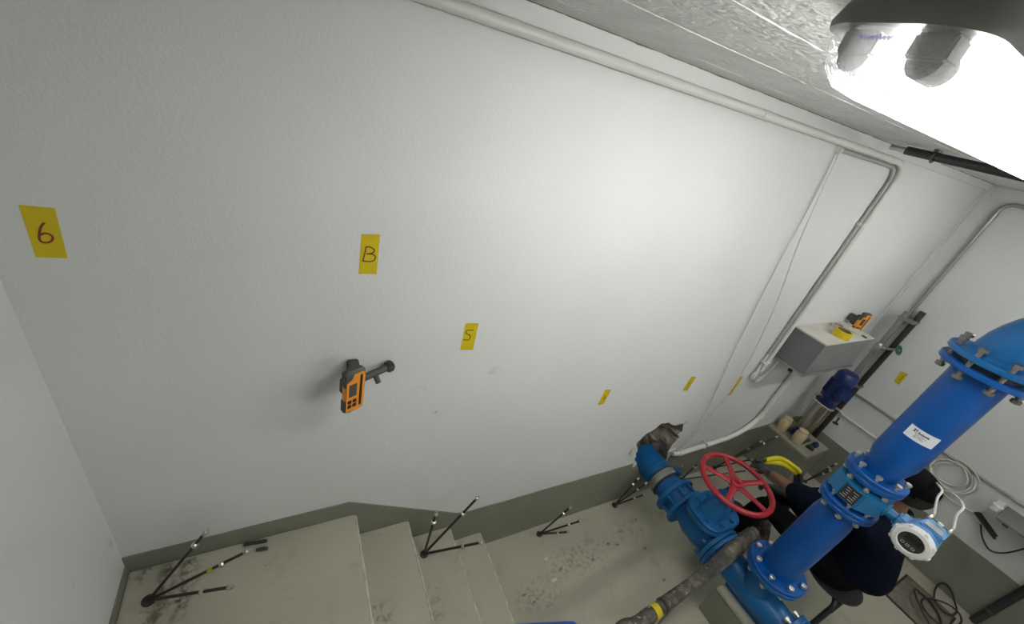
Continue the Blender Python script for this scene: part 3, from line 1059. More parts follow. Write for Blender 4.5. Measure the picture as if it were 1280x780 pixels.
# cable loops under the conduit end, going into the box
for k in range(3):
    e0 = V((cvx - .02 + k * .012, D - .012, 1.30 - k * .05))
    lp = spline([e0, e0 + V((-.01 - k * .012, -.004 * k, -.12)), V((2.80 - k * .018, D - .012, 1.15 - .01 * k)), V((2.86, D - .012 - .004 * k, 1.09 - k * .018)),
                 V((2.93, D - .02, 1.12)), V((2.96, D - .03, 1.275))], 8)
    tag(MB().tube(lp, .006, 8).build('looped_cable', M_PVC, org=e0), ['pale cable loop from the thin conduit into the grey box, innermost loop', 'pale cable loop into the grey box, middle one of three', 'pale cable loop into the grey box, hanging lowest of three'][k], 'cable', 'cable loops below the grey box')
# white thick conduit low on the wall
wc = thing('thick_conduit', 'thick white conduit bending up from the broken hole behind the grey box', 'conduit', P(848, 567, y=D - .02))
wp = [P(848, 567, y=D - .025), P(917, 545, y=D - .025), V((3.33, D - .025, .56)), V((3.33, D - .025, 1.26))]
MB().tube(bend(wp, .16, 8), .019, 14).build('tube', M_PVC, wc)
for p in (P(881, 556, y=D - .025), V((3.33, D - .025, .62)), V((3.33, D - .025, .82))):
    MB().box(p + V((-.008, -.022, -.027)), p + V((.008, .025, .027)), bev=.003).build('saddle_clip', M_PVC, wc)
MB().tube([wp[0], wp[0] + V((-.05, .01, -.0))], .016, 10).build('torn_end', M_PVC, wc)
# thin hanging cable
hc = [P(1050, 187, y=D - .006), P(1038, 215, y=D - .03), P(1000, 300, y=D - .05), P(968, 385, y=D - .05), P(930, 462, y=D - .035), P(888, 522, y=D - .02), P(858, 556, y=D - .012)]
tag(MB().tube(spline(hc, 10), .0038, 8).build('hanging_cable', M_PVC, org=hc[-1]), 'thin white cable hanging loosely down the wall to the hole', 'cable')
hc2 = [P(1046, 190, y=D - .006), P(1010, 262, y=D - .008), P(965, 345, y=D - .008), P(915, 445, y=D - .008), P(880, 520, y=D - .008), P(850, 562, y=D - .008)]  # strand modelled in place of the hanging cable's cast shadow
tag(MB().tube(spline(hc2, 10), .0032, 8).build('cable_shadow_strand', M_WALL, org=hc2[-1]), 'strand in wall colour standing in for the shadow left of the hanging cable', 'cable')
# black conduit across the ceiling
bk = thing('black_ceiling_conduit', 'black conduit clipped across the ceiling beside the light', 'conduit', (2.2, .5, 2.585))
p0 = P(1133, 188, z=2.583)
p1 = V((p0.x + .03, -1.6, 2.583))
MB().tube([p0, p1], .0165, 14).build('tube', M_BLACKP, bk)
MB().tube([p0 + V((-.0, .06, 0)), p0], .010, 10).build('thin_end', M_GALV, bk)
p = p0.lerp(p1, .04)
cl = MB()
cl.tube([p + V((.022 * math.cos(a), 0, .022 * math.sin(a))) for a in [PI * 1.95 + k * (PI * 1.1) / 12 * -1 for k in range(13)]], .004, 6)
cl.build('clip', M_DGREY, bk)
MB().box(p + V((-.02, -.008, .016)), p + V((.02, .008, .027))).build('clip_base', M_DGREY, bk)

# ------------------------------------------------------------------ grey box and what lies on it
gb = thing('grey_cable_box', 'grey sheet metal box with pale top fixed to the wall', 'box', (3.23, 1.0, 1.265))
MB().box((2.905, .892, 1.275), (3.56, D, 1.512), bev=.003).build('housing', M_GREYBOX, gb)
MB().box((2.899, .886, 1.508), (3.566, D, 1.518), bev=.002).build('lid', M_LID, gb)
MB().box((2.892, .878, 1.262), (3.573, D, 1.276), bev=.003).build('base_rim', M_GALV, gb)
MB().lathe((2.97, .99, 1.262), (0, 0, -1), [(0, .02), (.02, .02), (.022, .013), (.05, .013)], 12).build('cable_gland', M_BLACKP, gb)
MB().lathe((3.22, .93, 1.262), (0, 0, -1), [(0, .012), (.006, .012)], 12).build('drain_screw', M_GALV, gb)
tz = 1.5185
tc_ = P(1051, 424, z=tz)
tcr = V((tc_.x + .045, tc_.y + .025, tz))
tr_ = thing('tape_roll', 'roll of yellow tape lying on the grey box', 'tape roll', tcr)
MB().lathe(tcr, UP, [(0, .041), (0, .052), (.048, .052), (.048, .041)], 36, cap=False).build('wound_tape', M_TAPE, tr_)
MB().lathe(tcr, UP, [(0, .037), (0, .0412), (.048, .0412), (.048, .037), (0, .037)], 36, cap=False).build('core', mat('cardboard_core', (.16, .09, .06, 1), .8), tr_)
cr = P(1044, 410, z=tz) + V((.02, .0, 0))
cr.y = min(cr.y, 1.055)
ct = thing('clear_tape_roll', 'small roll of clear tape behind the yellow roll on the grey box', 'tape roll', cr)
MB().lathe(cr, UP, [(0, .027), (0, .036), (.024, .036), (.024, .027), (0, .027)], 28, cap=False).build('wound_tape', M_STEEL, ct)
ra, rb = P(1061, 411, z=tz + .004), P(1077, 420, z=tz + .004)
ru = thing('folding_rule', 'white rule lying beside the yellow tape roll on the grey box', 'ruler', (ra + rb) / 2)
u_ = (rb - ra).normalized()
s_ = UP.cross(u_).normalized()
MB().prism([ra + s_ * .007, rb + s_ * .007, rb - s_ * .007, ra - s_ * .007], (0, 0, .006)).build('bar', M_WPLAST, ru)
MB().cyl(rb + u_ * .0 + UP * .005, rb + u_ * .03 + UP * .005, .005, n=10).build('end_cap', M_BLACKP, ru)

# ------------------------------------------------------------------ pump in the corner
px_, py_ = 3.83, .925
PB = .412
pu = thing('booster_pump', 'vertical steel pump with dark blue motor standing on the corner plinth', 'pump', (px_, py_, PB))
MB().box((px_ - .05, py_ - .08, PB), (px_ + .075, py_ + .08, PB + .02), bev=.006).build('base_plate', M_DGREY, pu)
MB().lathe((px_, py_, PB + .02), UP, [(0, .062), (.05, .062), (.055, .055), (.07, .055)], 24).build('foot_casting', M_NAVYP, pu)
MB().lathe((px_, py_, PB + .085), UP, [(0, .047), (.30, .047)], 24).build('stage_casing', M_STEEL, pu)
for k in range(4):
    a = PI / 4 + k * PI / 2
    q = V((px_ + math.cos(a) * .06, py_ + math.sin(a) * .06, PB + .06))
    MB().cyl(q, q + V((0, 0, .34)), .007, n=8).build('tie_rod', M_BRASS, pu)
MB().lathe((px_, py_, PB + .385), UP, [(0, .06), (.015, .078), (.03, .078), (.04, .05), (.07, .05), (.08, .072), (.095, .072)], 28).build('motor_stool', M_NAVYP, pu)
mo = MB().lathe((px_, py_, PB + .48), UP, [(0, .068), (.01, .072), (.16, .072), (.165, .076), (.215, .074), (.235, .06), (.24, .03)], 28).build('motor', M_NAVYP, pu)
for k in range(18):
    a = 2 * PI * k / 18
    if math.cos(a - 4.0) > .72:
        continue
    dr = V((math.cos(a), math.sin(a), 0))
    sd = V((-dr.y, dr.x, 0)) * .0015
    c = V((px_, py_, PB + .495)) + dr * .07
    MB().prism([c + sd, c - sd, c - sd + dr * .011, c + sd + dr * .011], (0, 0, .13)).build('cooling_fin', M_NAVYP, mo)
tbx = MB().box((-.045, -.03, -.045), (.045, .03, .045), bev=.006, M=Matrix.Translation((px_ - .062, py_ - .066, PB + .565)) @ Matrix.Rotation(-PI / 4, 4, 'Z')).build('terminal_box', M_NAVYP, pu)
tap = V((px_ - .01, py_ - .08, PB + .42))
MB().tube(bend([tap, tap + V((0, -.04, 0)), tap + V((.0, -.055, -.05))], .02), .01, 10).build('drain_cock', M_STEEL, pu)
MB().lathe(tap + V((0, -.055, -.05)), (0, -.1, -1), [(0, .008), (.05, .006), (.055, .022), (.062, .022)], 14).build('cock_handle', M_BLACKM, pu)
MB().torus((px_ - .03, py_ + .01, PB + .40), (.2, -.1, 1), .088, .006, 32, 8).build('cable_ring', M_CREAM, pu)
# delivery pipes beside the pump on the right wall
dpx = 4.12
dpp = thing('delivery_pipe', 'steel pipe with green handwheel valve rising behind the pump on the right wall', 'pipe', (dpx, .97, PB))
MB().tube(bend([(px_ + .06, py_ + .0, PB + .05), (dpx - .02, py_ + .03, PB + .05), (dpx - .02, .965, PB + .2), (dpx - .02, .965, 1.66)], .05), .021, 14).build('tube', M_GALV, dpp)
MB().lathe((dpx - .02, .965, 1.27), UP, [(0, .024), (.01, .03), (.09, .03), (.1, .024)], 8).build('valve_body', M_GALV, dpp)
v0 = V((dpx - .02, .965, 1.325))
vd = V((-.1, -.8, .45)).normalized()
MB().lathe(v0, vd, [(0, .02), (.05, .018), (.055, .012), (.14, .009)], 12).build('valve_stem', M_GALV, dpp)
vw = MB().torus(v0 + vd * .135, vd, .034, .006, 28, 8).build('valve_wheel', M_GREENP, dpp)
MB().lathe(v0 + vd * .128, vd, [(0, .032), (.006, .032)], 20).build('wheel_web', M_DGREY, vw)
dp2 = thing('suction_pipe', 'dark steel pipe standing next to the valve pipe on the right wall', 'pipe', (dpx + .03, .925, PB))
MB().tube([(dpx + .03, .905, .03), (dpx + .03, .905, 1.70)], .021, 14).build('tube', M_BLACKM, dp2)
MB().box((dpx - .05, .885, 1.60), (XR, .99, 1.625), bev=.004).build('clamp', M_GALV, dp2)
MB().box((dpx + .0, .88, .95), (XR, .93, .975), bev=.004).build('clamp', M_GALV, dp2)
gc = thing('galvanised_conduit', 'thin galvanised conduit running up the right wall and bending under the ceiling', 'conduit', (XR - .02, .965, 1.6))
MB().tube(bend([(XR - .02, .968, 1.55), (XR - .02, .968, 2.525), (XR - .02, -.9, 2.525)], .07), .0125, 12).build('tube', M_GALV, gc)
MB().lathe((XR - .02, .968, 2.40), UP, [(0, .016), (.05, .016)], 12).build('sleeve', M_GALV, gc)

# cans on the plinth and black lump
def can(c, r, h, label, k):
    o = thing('plastic_can', label, 'can', c)
    MB().lathe(c, UP, [(0, r * .9), (.008, r), (h * .80, r), (h * .86, r * .9), (h * .9, r * .8), (h, r * .8)], 22).build('jar', M_CREAM, o)
    MB().lathe(c + V((0, 0, h * .9)), UP, [(0, r * .86), (h * .12, r * .86), (h * .13, r * .8)], 18).build('cap', M_CREAM, o)
    return o


can(V((3.735, 1.03, PB)), .040, .135, 'cream plastic can behind, next to the wall and pump foot', 0)
can(V((3.725, .885, PB)), .043, .135, 'cream plastic can at the front of the pump foot', 1)
lump = thing('black_clamp', 'black cast clamp lying on the pale top of the pump plinth', 'clamp', (3.80, .785, PB))
for dx, dy, r in ((0, 0, .02), (.022, .018, .018), (-.012, .026, .014)):
    MB().lathe((3.80 + dx, .785 + dy, PB), UP, [(0, r), (.02, r), (.026, r * .5)], 10).build('jaw', M_BLACKM, lump)
MB().lathe((3.80, .79, PB + .01), (1, .3, .1), [(0, .009), (.05, .009)], 8).build('screw', M_BLACKM, lump)
bc = thing('blue_end_cap', 'small blue round cap on the plinth beside the pump foot', 'pipe cap', (3.80, .835, PB))
MB().lathe((3.885, .800, PB), UP, [(0, .024), (.03, .024), (.036, .018)], 18).build('cap', M_NAVYP, bc)
MB().lathe((3.885, .800, PB + .034), UP, [(0, .012), (.012, .012)], 6).build('plug', M_NAVYP, bc)

# ------------------------------------------------------------------ right wall: rails, cables, shelf
rl = thing('level_conduit', 'dark thin conduit running level along the right wall, upper one', 'conduit', (XR - .012, .4, .88))
MB().tube([(XR - .01, .93, .882), (XR - .01, -1.2, .882)], .0095, 10).build('tube', M_GALV, rl)
rl2 = thing('level_conduit', 'white thin conduit running level along the right wall, lower one', 'conduit', (XR - .012, .4, .69))
zz = P(1075, 534, x=XR - .012).z
MB().tube([(XR - .01, .93, zz), (XR - .01, .16, zz)], .0105, 10).build('tube', M_PVC, rl2)
# coil of white cable on the right wall
cc = V((XR - .03, .165, .775))
wco = thing('cable_coil', 'coil of white cable hanging on the right wall behind the flow meter', 'cable', cc)
for k in range(4):
    pts = []
    R0 = .125 - .014 * (k % 3)
    c0 = cc + V((.004 * k, -.03 * (k % 2), .008 * (k - 1)))
    for i in range(40):
        a = 2 * PI * i / 40
        pts.append(c0 + V((-.02 * math.sin(a * 2 + k), math.cos(a) * R0, math.sin(a) * R0 * .92)))
    MB().tube(pts, .0055, 8, True).build('cable_turn', M_PVC, wco)
MB().torus(cc + V((-.0, -.08, -.1)), (0, .7, .7), .018, .004, 16, 6).build('cable_tie', M_WPLAST, wco)
# signal cables from the transmitter
pa = glands[0]
tgt = P(1150, 590, x=XR - .06)
q1 = [pa, P(1172, 622, x=pa.x + .02), P(1177.5, 614, x=pa.x + .06), P(1173, 606, x=pa.x + .25), P(1166, 600, x=3.6), tgt]
tag(MB().tube(spline(q1, 8), .0045, 8).build('signal_cable', M_PVC, org=pa), 'white cable from the flow meter gland nearest the riser', 'cable')
pc = glands[1]
q2 = [pc, P(1196, 644, x=pc.x + .02), P(1204, 635, x=pc.x + .06), P(1199, 624, x=pc.x + .2), P(1187, 614, x=pc.x + .6), P(1168, 602, x=pc.x + 1.2), P(1153, 592, x=XR - .05)]
tag(MB().tube(spline(q2, 8), .0045, 8).build('signal_cable', M_PVC, org=pc), 'white cable from the outer flow meter gland, in a wide bow', 'cable')
q3 = [P(1165, 598, x=XR - .02), P(1185, 622, x=XR - .015), P(1215, 640, x=XR - .015), P(1222, 646, x=XR - .02)]
tag(MB().tube(spline(q3, 8), .006, 8).build('trailing_cable', M_PVC, org=q3[-1]), 'white cable along the right wall from the coil to the black connectors', 'cable')
# black cable ends
for k, (a, e) in enumerate([((1219, 640), (1244, 674)), ((1224, 641), (1246, 671)), ((1222, 640), (1236, 662))]):
    A_, B_ = P(*a, x=XR - .03 - .01 * k), P(*e, x=XR - .06 - .01 * k)
    tag(MB().cyl(A_, B_, .010, .008, n=10).build('black_cable_end', M_BLACKP, org=A_), 'black cable end hanging in a bundle below the white wall cable', 'cable', 'black cable ends on the right wall')
q4 = [P(1226, 655, x=XR - .03), P(1228, 672, x=XR - .05), P(1238, 688, x=XR - .06), P(1258, 691, x=XR - .05), P(1290, 683, x=XR - .03)]
tag(MB().tube(spline(q4, 8), .005, 8).build('black_cable', M_BLACKP, org=q4[0]), 'thin black cable drooping under the grey shelf', 'cable')
# grey shelf on the right wall
sh = thing('grey_wall_shelf', 'grey metal shelf on the right wall above the drooping black cable', 'shelf', (4.07, -.4, .80))
cs = P(1246, 646, x=3.93)
MB().box((3.93, -1.1, cs.z - .012), (XR, cs.y, cs.z), bev=.002).build('board', M_GREYBOX, sh)
MB().box((3.99, cs.y - .07, cs.z - .05), (XR, cs.y - .04, cs.z - .012), bev=.002).build('bracket', M_DGREY, sh)
wl = P(1241, 642, x=4.0)
ws = thing('white_junction', 'small white round cap at the corner of the grey wall shelf', 'junction box', wl)
MB().lathe((4.06, cs.y + .032, cs.z - .02), UP, [(0, .03), (.035, .03), (.045, .022)], 20).build('cap', M_WPLAST, ws)
MB().box((4.06, cs.y + .012, cs.z - .012), (XR, cs.y + .05, cs.z + .006), bev=.003).build('arm', M_WPLAST, ws)
# black drain pipe at right
bpz = thing('black_drain_pipe', 'black vertical pipe with clamp standing before the right wall band', 'pipe', (4.15, -.48, 0))
MB().tube([(4.155, -.48, 0), (4.155, -.48, 2.5)], .024, 16).build('tube', M_BLACKP, bpz)
MB().lathe((4.155, -.48, .14), UP, [(0, .028), (.022, .028)], 16).build('collar', M_DGREY, bpz)
MB().box((4.155, -.505, .145), (XR, -.455, .16), bev=.003).build('clamp', M_DGREY, bpz)
# black cable heap on the hatch
for k, (cxp, cyp, rx, ry, tilt) in enumerate([(1155, 762, .13, .085, .6), (1178, 752, .12, .07, .3), (1170, 768, .11, .09, -.3)]):
    c0 = P(cxp, cyp, z=.012)
    pts = []
    for i in range(44):
        a = 2 * PI * i / 44
        pts.append(c0 + V((math.cos(a) * rx * math.cos(tilt) - math.sin(a) * ry * math.sin(tilt),
                           math.cos(a) * rx * math.sin(tilt) + math.sin(a) * ry * math.cos(tilt), .012 + .006 * k + .05 * max(0, math.sin(a + k)))))
    tag(MB().tube(pts, .006, 8, True).build('black_cable_loop', M_BLACKP, org=c0), 'loop of black cable lying across the floor hatch', 'cable', 'black cable loops on the hatch')

# ------------------------------------------------------------------ blue handrail
hr = thing('handrail', 'blue tubular stair handrail ending in a downturned post', 'handrail', (.72, .29, 0))
e_ = P(719, 784.5, y=.29)
s0 = P(640, 790.5, y=.29)
dr = (e_ - s0).normalized()
up_ = s0 - dr * .55
MB().tube(bend([up_ + V((-.35, 0, .0)), up_, e_, V((e_.x, .29, .0))], .03), .017, 16).build('rail', M_BLUE, hr)
MB().tube([V((up_.x + .12, .29, ZL - .17)), up_ + dr * .12], .015, 12).build('post', M_BLUE, hr)

# ------------------------------------------------------------------ rod clusters
def rods(root, tips, label, rr=.0056, rings=((.78, .0125),), ends='nut', bands=()):
    t = thing('rod_cluster', label, 'rods', root)
    MB().lathe(root, UP, [(0, .02), (.004, .02), (.006, .014)], 14).build('hole_collar', M_BLACKM, t)
    for i, tip in enumerate(tips):
        dn = (tip - root)
        L = dn.length
        dn.normalize()
        ro = MB().cyl(root + V((0, 0, .004)), tip, rr, n=10).build('rod', M_BLACKM if i != 1 else M_BLACKM, t)
        fr = .78 - .06 * i
        MB().lathe(root + dn * L * fr, dn, [(0, rr * 1.1), (.004, rr * 2.1), (.014, rr * 2.1), (.018, rr * 1.1)], 12).build('coupling', M_STEEL, ro)
        MB().lathe(tip - dn * .012, dn, [(0, rr * 1.2), (.003, rr * 1.6), (.014, rr * 1.6), (.018, rr * .8), (.028, rr * .6)], 10).build('end_nipple', M_STEEL, ro)
        for j, fr2, m_ in bands:
            if j == i:
                MB().lathe(root + dn * L * fr2, dn, [(0, rr * 1.25), (.02, rr * 1.25)], 12).build('colour_band', m_, ro)
    return t


rt = P(186, 751, z=ZL)
rods(rt, [P(257, 665, y=1.02), P(309, 689, y=.93), P(288, 734, y=.80)], 'three dark rods with metal couplings fanning from the landing near the left wall', rr=.005,
     bands=((1, .6, M_TAPE),))
rt = P(530, 693, z=ZL - 2 * RISE)
rods(rt, [P(545, 642, y=1.00), P(597, 622, y=.96), P(602, 678, y=.86)], 'three dark rods with a red band fanning from the stair step', rr=.006, bands=((1, .72, M_RED),))
rt = P(674, 668, z=0)
rods(rt, [P(713, 634, y=.97), P(726, 651, y=.90), P(711, 665, y=.86)], 'three dark rods fanning from the lower floor just past the stair foot')
rt = P(768, 632, z=0)
rods(rt, [P(798, 598, y=1.02), P(808, 604, y=.98), P(806, 618, y=.95)], 'three dark rods fanning from the floor left of the blue coupling')
rt = P(851, 600, z=0)
rods(rt, [P(873, 579, y=1.0), P(934, 588, y=.85)], 'dark rods fanning from the floor behind the blue coupling')
rt = P(893, 585, z=0)
rods(rt, [P(971, 546, x=3.60), P(951, 552, x=3.45), P(940, 574, y=.9)], 'long dark rods fanning from the floor behind the red handwheel')
rt = P(1006, 602, z=0)
rods(rt, [P(1045, 580, x=4.0), P(1038, 588, x=3.95)], 'dark rods rising from the floor in front of the pump plinth')
for k, (a, e) in enumerate([((305, 681), (332, 676)), ((320, 687.5), (333, 685.5))]):
    A_, B_ = P(*a, z=ZL + .007), P(*e, z=ZL + .007)
    o = thing('steel_pin', ['longer dark steel pin lying on the landing by the wall', 'shorter dark steel pin lying on the landing by the wall'][k], 'pin', (A_ + B_) / 2)
    MB().cyl(A_, B_, .0068, n=12).build('shank', M_PIN, o)
    MB().lathe(B_, B_ - A_, [(0, .0068), (.002, .0055), (.006, .005)], 12).build('tip', M_PIN, o)

# ------------------------------------------------------------------ muddy hose
hpts = [V((.55, -.25, .03)), V((.78, -.05, .035)), V((1.0, .14, .22)), P(770, 796, z=.42), P(800, 777, z=.44), P(850, 741, z=.455), P(893, 708, z=.472), P(925, 680, z=.475), V((2.50, .455, .40)), V((2.70, .46, .23)), V((2.90, .46, .07)), V((3.05, .5, .045)), V((3.25, .62, .045))]
hs = thing('muddy_hose', 'thick mud crusted dark hose lying over the blue pipe', 'hose', hpts[6])
sp_ = spline(hpts, 12)
MB().tube(sp_, .030, 20, radii=[.031 + .003 * pnoise(q * 12) + .010 * max(0, 1 - abs(i - 82) / 18) for i, q in enumerate(sp_)], jitter=.06).build('tube', M_HOSE, hs)
c0 = P(821, 762.5, z=.4475)
dh = (hpts[5] - hpts[4]).normalized()
MB().lathe(c0 - dh * .03, dh, [(0, .031), (0, .0325), (.035, .0325), (.035, .031)], 24).build('yellow_band', M_TAPE, hs)
MB().lathe(c0 + dh * .035, dh, [(0, .031), (.004, .036), (.018, .036), (.022, .031)], 24).build('clamp_ring', M_BLACKM, hs)
stk = thing('hose_stake', 'dark forked metal stake propping up the muddy hose', 'stake', (2.0, .35, 0))
q = P(850, 741, z=.455)
stk.location = (q.x, q.y, 0)
MB().cyl(V((q.x - .01, q.y, 0)), V((q.x - .01, q.y, .418)), .008, n=10).build('rod', M_BLACKM, stk)
MB().cyl(V((q.x + .03, q.y - .02, 0)), V((q.x + .02, q.y - .01, .41)), .007, n=10).build('rod', M_DZINC, stk)
MB().tube([V((q.x - .03, q.y + .01, .418)), V((q.x + .04, q.y - .01, .418))], .007, 8).build('cross_bar', M_BLACKM, stk)

# ------------------------------------------------------------------ person on the stool
def skin(name, m, chains, parent=None, sub=2, org=(0, 0, 0)):
    """chains: list of [(point, radius), ...]; equal points are shared joints"""
    idx, vs, rad, es = {}, [], [], []

    def vid(p, r):
        k = tuple(round(c, 4) for c in p)
        if k not in idx:
            idx[k] = len(vs)
            vs.append(V(p) - V(org))
            rad.append(r)
        return idx[k]
    for ch in chains:
        ids = [vid(p, r) for p, r in ch]
        es += list(zip(ids[:-1], ids[1:]))
    me = bpy.data.meshes.new(name)
    me.from_pydata([tuple(q) for q in vs], es, [])
    o = bpy.data.objects.new(name, me)
    COL.objects.link(o)
    md = o.modifiers.new('skin', 'SKIN')
    md.use_smooth_shade = True
    md.branch_smoothing = .4
    sl = me.skin_vertices[0].data
    for i, r in enumerate(rad):
        rr = r if isinstance(r, tuple) else (r, r)
        sl[i].radius = rr
        sl[i].use_root = (i == 0)
    ms = o.modifiers.new('sub', 'SUBSURF')
    ms.levels = sub
    ms.render_levels = sub
    me.materials.append(m)
    # bake to a plain mesh
    dg = bpy.context.evaluated_depsgraph_get()
    ev = o.evaluated_get(dg)
    me2 = bpy.data.meshes.new_from_object(ev)
    me2.name = name
    bpy.data.objects.remove(o)
    me2.materials.clear()
    me2.materials.append(m)
    for p in me2.polygons:
        p.use_smooth = True
    o2 = bpy.data.objects.new(name, me2)
    COL.objects.link(o2)
    if parent:
        o2.parent = parent
        o2.location = V(org) - wpos(parent)
    else:
        o2.location = org
    return o2


PX = 2.88
hipc = (PX, .04, .46)
spine = [(hipc, .12), ((PX, .055, .58), .105), ((PX, .10, .72), .11), ((PX, .13, .84), .105), ((PX, .145, .93), .062), ((PX, .155, .985), .052)]
head = [((PX, .155, .985), .052), ((PX, .165, 1.04), .068), ((PX, .175, 1.10), .088), ((PX, .170, 1.16), .078)]
nose = [((PX, .175, 1.10), .088), ((PX, .275, 1.085), .012)]
shL, elL, wrL = (PX - .185, .17, .875), tuple(P(1003, 622, x=PX - .18)), P(962, 590, x=PX - .10)
shR, elR, wrR = (PX + .185, .17, .875), (PX + .20, .36, .66), (PX + .08, .55, .48)
hpL, knL, anL = (PX - .10, .07, .44), (PX - .15, .55, .47), (PX - .16, .60, .09)
hpR, knR, anR = (PX + .10, .07, .44), (PX + .14, .56, .47), (PX + .14, .60, .09)


def mixp(a, b, t):
    return tuple(V(a).lerp(V(b), t))


# fingers of a glove: palm plus five chains, curled round the cable
def hand_chains(wr, d, curl, side, s=1.0):
    d = V(d).normalized()
    n = V(curl).normalized()
    sd = d.cross(n).normalized() * side
    wr = V(wr)
    palm = wr + d * .055 * s
    ch = [[(tuple(wr), .027 * s), (tuple(palm), .030 * s)]]
    for k, (o, L) in enumerate([(-.030, .078), (-.010, .088), (.011, .084), (.031, .066)]):
        b0 = palm + d * .038 * s + sd * o * s
        p1 = b0 + d * L * .42 * s + n * .012 * s
        p2 = p1 + d * L * .12 * s + n * L * .36 * s
        p3 = p2 - d * L * .22 * s + n * L * .12 * s
        ch.append([(tuple(palm), .030 * s), (tuple(b0), .0115 * s), (tuple(p1), .0105 * s), (tuple(p2), .0098 * s), (tuple(p3), .0085 * s)])
    t0 = wr + d * .03 * s - sd * .030 * s
    ch.append([(tuple(palm), .030 * s), (tuple(t0), .014 * s), (tuple(t0 + d * .028 * s - sd * .012 * s + n * .022 * s), .012 * s), (tuple(t0 + d * .05 * s + n * .045 * s), .0098 * s)])
    return ch


body = skin('person', M_SKIN, [spine, head, nose,
                               [spine[3], (shL, .058), (mixp(shL, elL, .5), .046), (elL, .040), (mixp(elL, wrL, .35), .039), (tuple(wrL), .027)],
                               [spine[3], (shR, .058), (mixp(shR, elR, .5), .046), (elR, .040), (mixp(elR, wrR, .35), .039), (wrR, .027)],
                               [(hipc, .12), (hpL, .085), (mixp(hpL, knL, .5), .072), (knL, .055), (mixp(knL, anL, .35), .052), (anL, .036)],
                               [(hipc, .12), (hpR, .085), (mixp(hpR, knR, .5), .072), (knR, .055), (mixp(knR, anR, .35), .052), (anR, .036)]], org=hipc)
tag(body, 'person in dark navy shirt and black cap crouched behind the blue riser', 'person')
slL, slR = mixp(elL, wrL, .42), mixp(elR, wrR, .72)
skin('shirt', M_SHIRT, [[((PX, .04, .43), .175), ((PX, .05, .56), .165), ((PX, .10, .70), .168), ((PX, .13, .83), .168), ((PX, .142, .915), .095), ((PX, .15, .955), .066)],
                        [((PX, .13, .83), .168), (shL, .082), (mixp(shL, elL, .5), .084), (elL, .080), (slL, .062)],
                        [((PX, .13, .83), .168), (shR, .082), (mixp(shR, elR, .5), .066), (elR, .060), (slR, .056)]], body, org=hipc)
skin('trousers', M_TROUS, [[((PX, .05, .56), .13), (hipc, .155), (hpL, .105), (mixp(hpL, knL, .5), .088), (knL, .072), (mixp(knL, anL, .4), .064), (mixp(knL, anL, .93), .056)],
                           [(hipc, .155), (hpR, .105), (mixp(hpR, knR, .5), .088), (knR, .072), (mixp(knR, anR, .4), .064), (mixp(knR, anR, .93), .056)]], body, org=hipc)
for an in (anL, anR):
    a = V(an)
    skin('boot', M_BOOT, [[(tuple(a + V((0, -.005, .06))), .05), (tuple(a + V((0, -.01, -.02))), .048), (tuple(a + V((0, .03, -.045))), .042), (tuple(a + V((0, .12, -.05))), .04), (tuple(a + V((0, .18, -.055))), .034)],
                          [(tuple(a + V((0, -.01, -.02))), .048), (tuple(a + V((0, -.05, -.05))), .04)]], body, org=hipc)
gdL = P(944, 578, x=PX - .06)
skin('glove', M_GLOVE, [[(mixp(wrL, gdL, -.35), .035), (tuple(wrL), .027)]] + hand_chains(wrL, gdL - wrL, (.6, 0, -.8), -1), body, org=hipc)
skin('glove', M_GLOVE, [[(mixp(elR, wrR, .8), .034), (wrR, .027)]] + hand_chains(wrR, (-.2, .8, -.3), (-.7, 0, -.7), 1), body, org=hipc)
hcn = V((PX, .168, 1.115))
# cap with brim, hair, ears, eyes
cpz = MB()
cl_ = []
for z, r in [(-.005, .1), (.03, .103), (.06, .1), (.09, .083), (.108, .052), (.115, .015)]:
    cl_.append([hcn + V((math.cos(a) * r * .93, math.sin(a) * r * 1.08, z + .005 * math.sin(a))) for a in [2 * PI * k / 28 for k in range(28)]])
loft(cpz, cl_)
capo = cpz.build('cap', M_CAP, body)
br_ = MB()
br_.prism([hcn + V((x, y, .01)) for x, y in [(-.085, .06), (-.08, .12), (-.05, .17), (0, .185), (.05, .17), (.08, .12), (.085, .06)]], (0, 0, .006))
br_.build('cap_brim', M_CAP, capo)
hrm = MB()
hl = []
for z, r in [(.01, .097), (-.03, .094), (-.06, .082), (-.075, .06)]:
    hl.append([hcn + V((math.cos(a) * r * .93, -.012 + math.sin(a) * r * (1.08 if math.sin(a) < 0 else .25), z)) for a in [2 * PI * k / 28 for k in range(28)]])
loft(hrm, hl).build('hair', M_HAIR, body)
for s in (-1, 1):
    MB().lathe(hcn + V((s * .082, .005, -.035)), (s, -.3, 0), [(0, .012), (.006, .024), (.012, .026), (.016, .018)], 14).build('ear', M_SKIN, body)
    e1 = MB().lathe(hcn + V((s * .032, .082, -.012)), (0, 1, 0), [(-.012, .004), (0, .011), (.006, .009), (.009, .003)], 12).build('eye', M_EYEW, body)
    MB().lathe(hcn + V((s * .032, .090, -.012)), (0, 1, 0), [(0, .005), (.0022, .003)], 10).build('iris', M_HAIR, e1)
MB().box(hcn + V((-.024, .078, -.066)), hcn + V((.024, .090, -.058)), bev=.003).build('mouth', mat('lips', (.16, .05, .04, 1), .5), body)
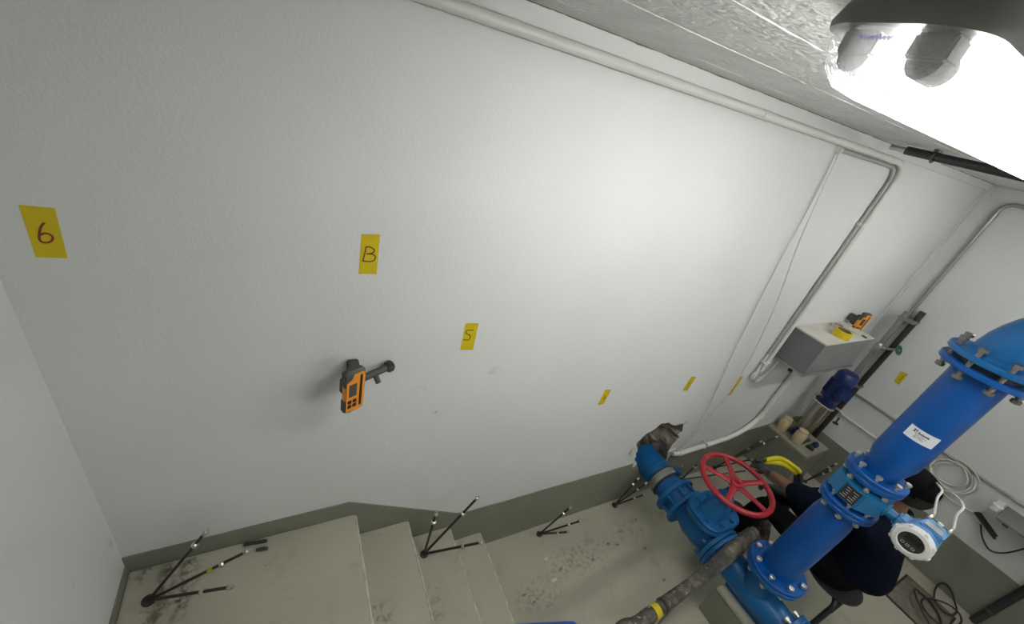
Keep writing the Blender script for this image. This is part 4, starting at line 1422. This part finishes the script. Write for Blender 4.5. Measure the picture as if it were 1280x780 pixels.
# stool
so_ = thing('work_stool', 'black tubular stool under the crouching person', 'stool', (PX, .06, 0))
MB().lathe((PX, .08, .315), UP, [(0, .135), (.01, .15), (.024, .15), (.03, .135)], 32).build('seat', M_BLACKP, so_)
for k, (ax, ay) in enumerate([(-.13, -.07), (.13, -.07), (.13, .2), (-.13, .2)]):
    MB().tube(bend([(PX + ax * .3, .08 + ay * .3, .305), (PX + ax, .06 + ay, .31), (PX + ax * 1.25, .06 + ay * 1.1, 0)], .05), .016, 12).build('leg', M_BLACKP, so_)
# yellow and black cables held by the glove
for k in range(2):
    g0 = P(957 - 3 * k, 575 + 2 * k, x=PX + .0)
    pts = [g0 + V((-.06, .03, -.02)), g0, P(975, 573 + 6 * k, x=PX + .12), P(992 - 3 * k, 583 + 4 * k, x=PX + .22), P(1000 - 5 * k, 592 + k, x=PX + .26), P(999 - 6 * k, 610, x=PX + .26), P(990 - 4 * k, 626, x=PX + .24), P(980, 640, x=PX + .24)]
    s5 = spline(pts, 8)
    ob = thing('power_cable', ['yellow sleeved black cable arching from the glove, upper one', 'yellow sleeved black cable arching from the glove, lower one'][k], 'cable', pts[1])
    MB().tube(s5[:12], .009, 10).build('plug_end', M_BLACKP, ob)
    MB().tube(s5[8:32], .0165, 12).build('yellow_sleeve', M_YCAB, ob)
    MB().tube(s5[30:], .0155, 12).build('black_sleeve', M_BLACKP, ob)

# ------------------------------------------------------------------ crumbs on the floor
for k, (px, py) in enumerate([(683, 699), (692, 725), (771, 681), (806, 686), (655, 744), (668, 753), (775, 665), (760, 605 + 75), (741, 700), (830, 725), (700, 712), (795, 650)]):
    c = P(px, py, z=0)
    pale = k < 2
    pts = []
    a0 = random.random() * 6
    for i in range(6):
        a = a0 + 2 * PI * i / 6
        rr = random.uniform(.006, .012) * (1.2 if pale else .9)
        pts.append(c + V((math.cos(a) * rr * 1.7, math.sin(a) * rr, 0)))
    o = MB().prism(pts, (0, 0, .005)).build('debris_chip', M_CHIP if pale else M_ROCK, org=c, smooth=False)
    tag(o, 'small pale plaster chip on the lower floor' if pale else 'small brown crumb of masonry on the lower floor', 'debris', 'pale chips on the floor' if pale else 'brown crumbs on the floor')
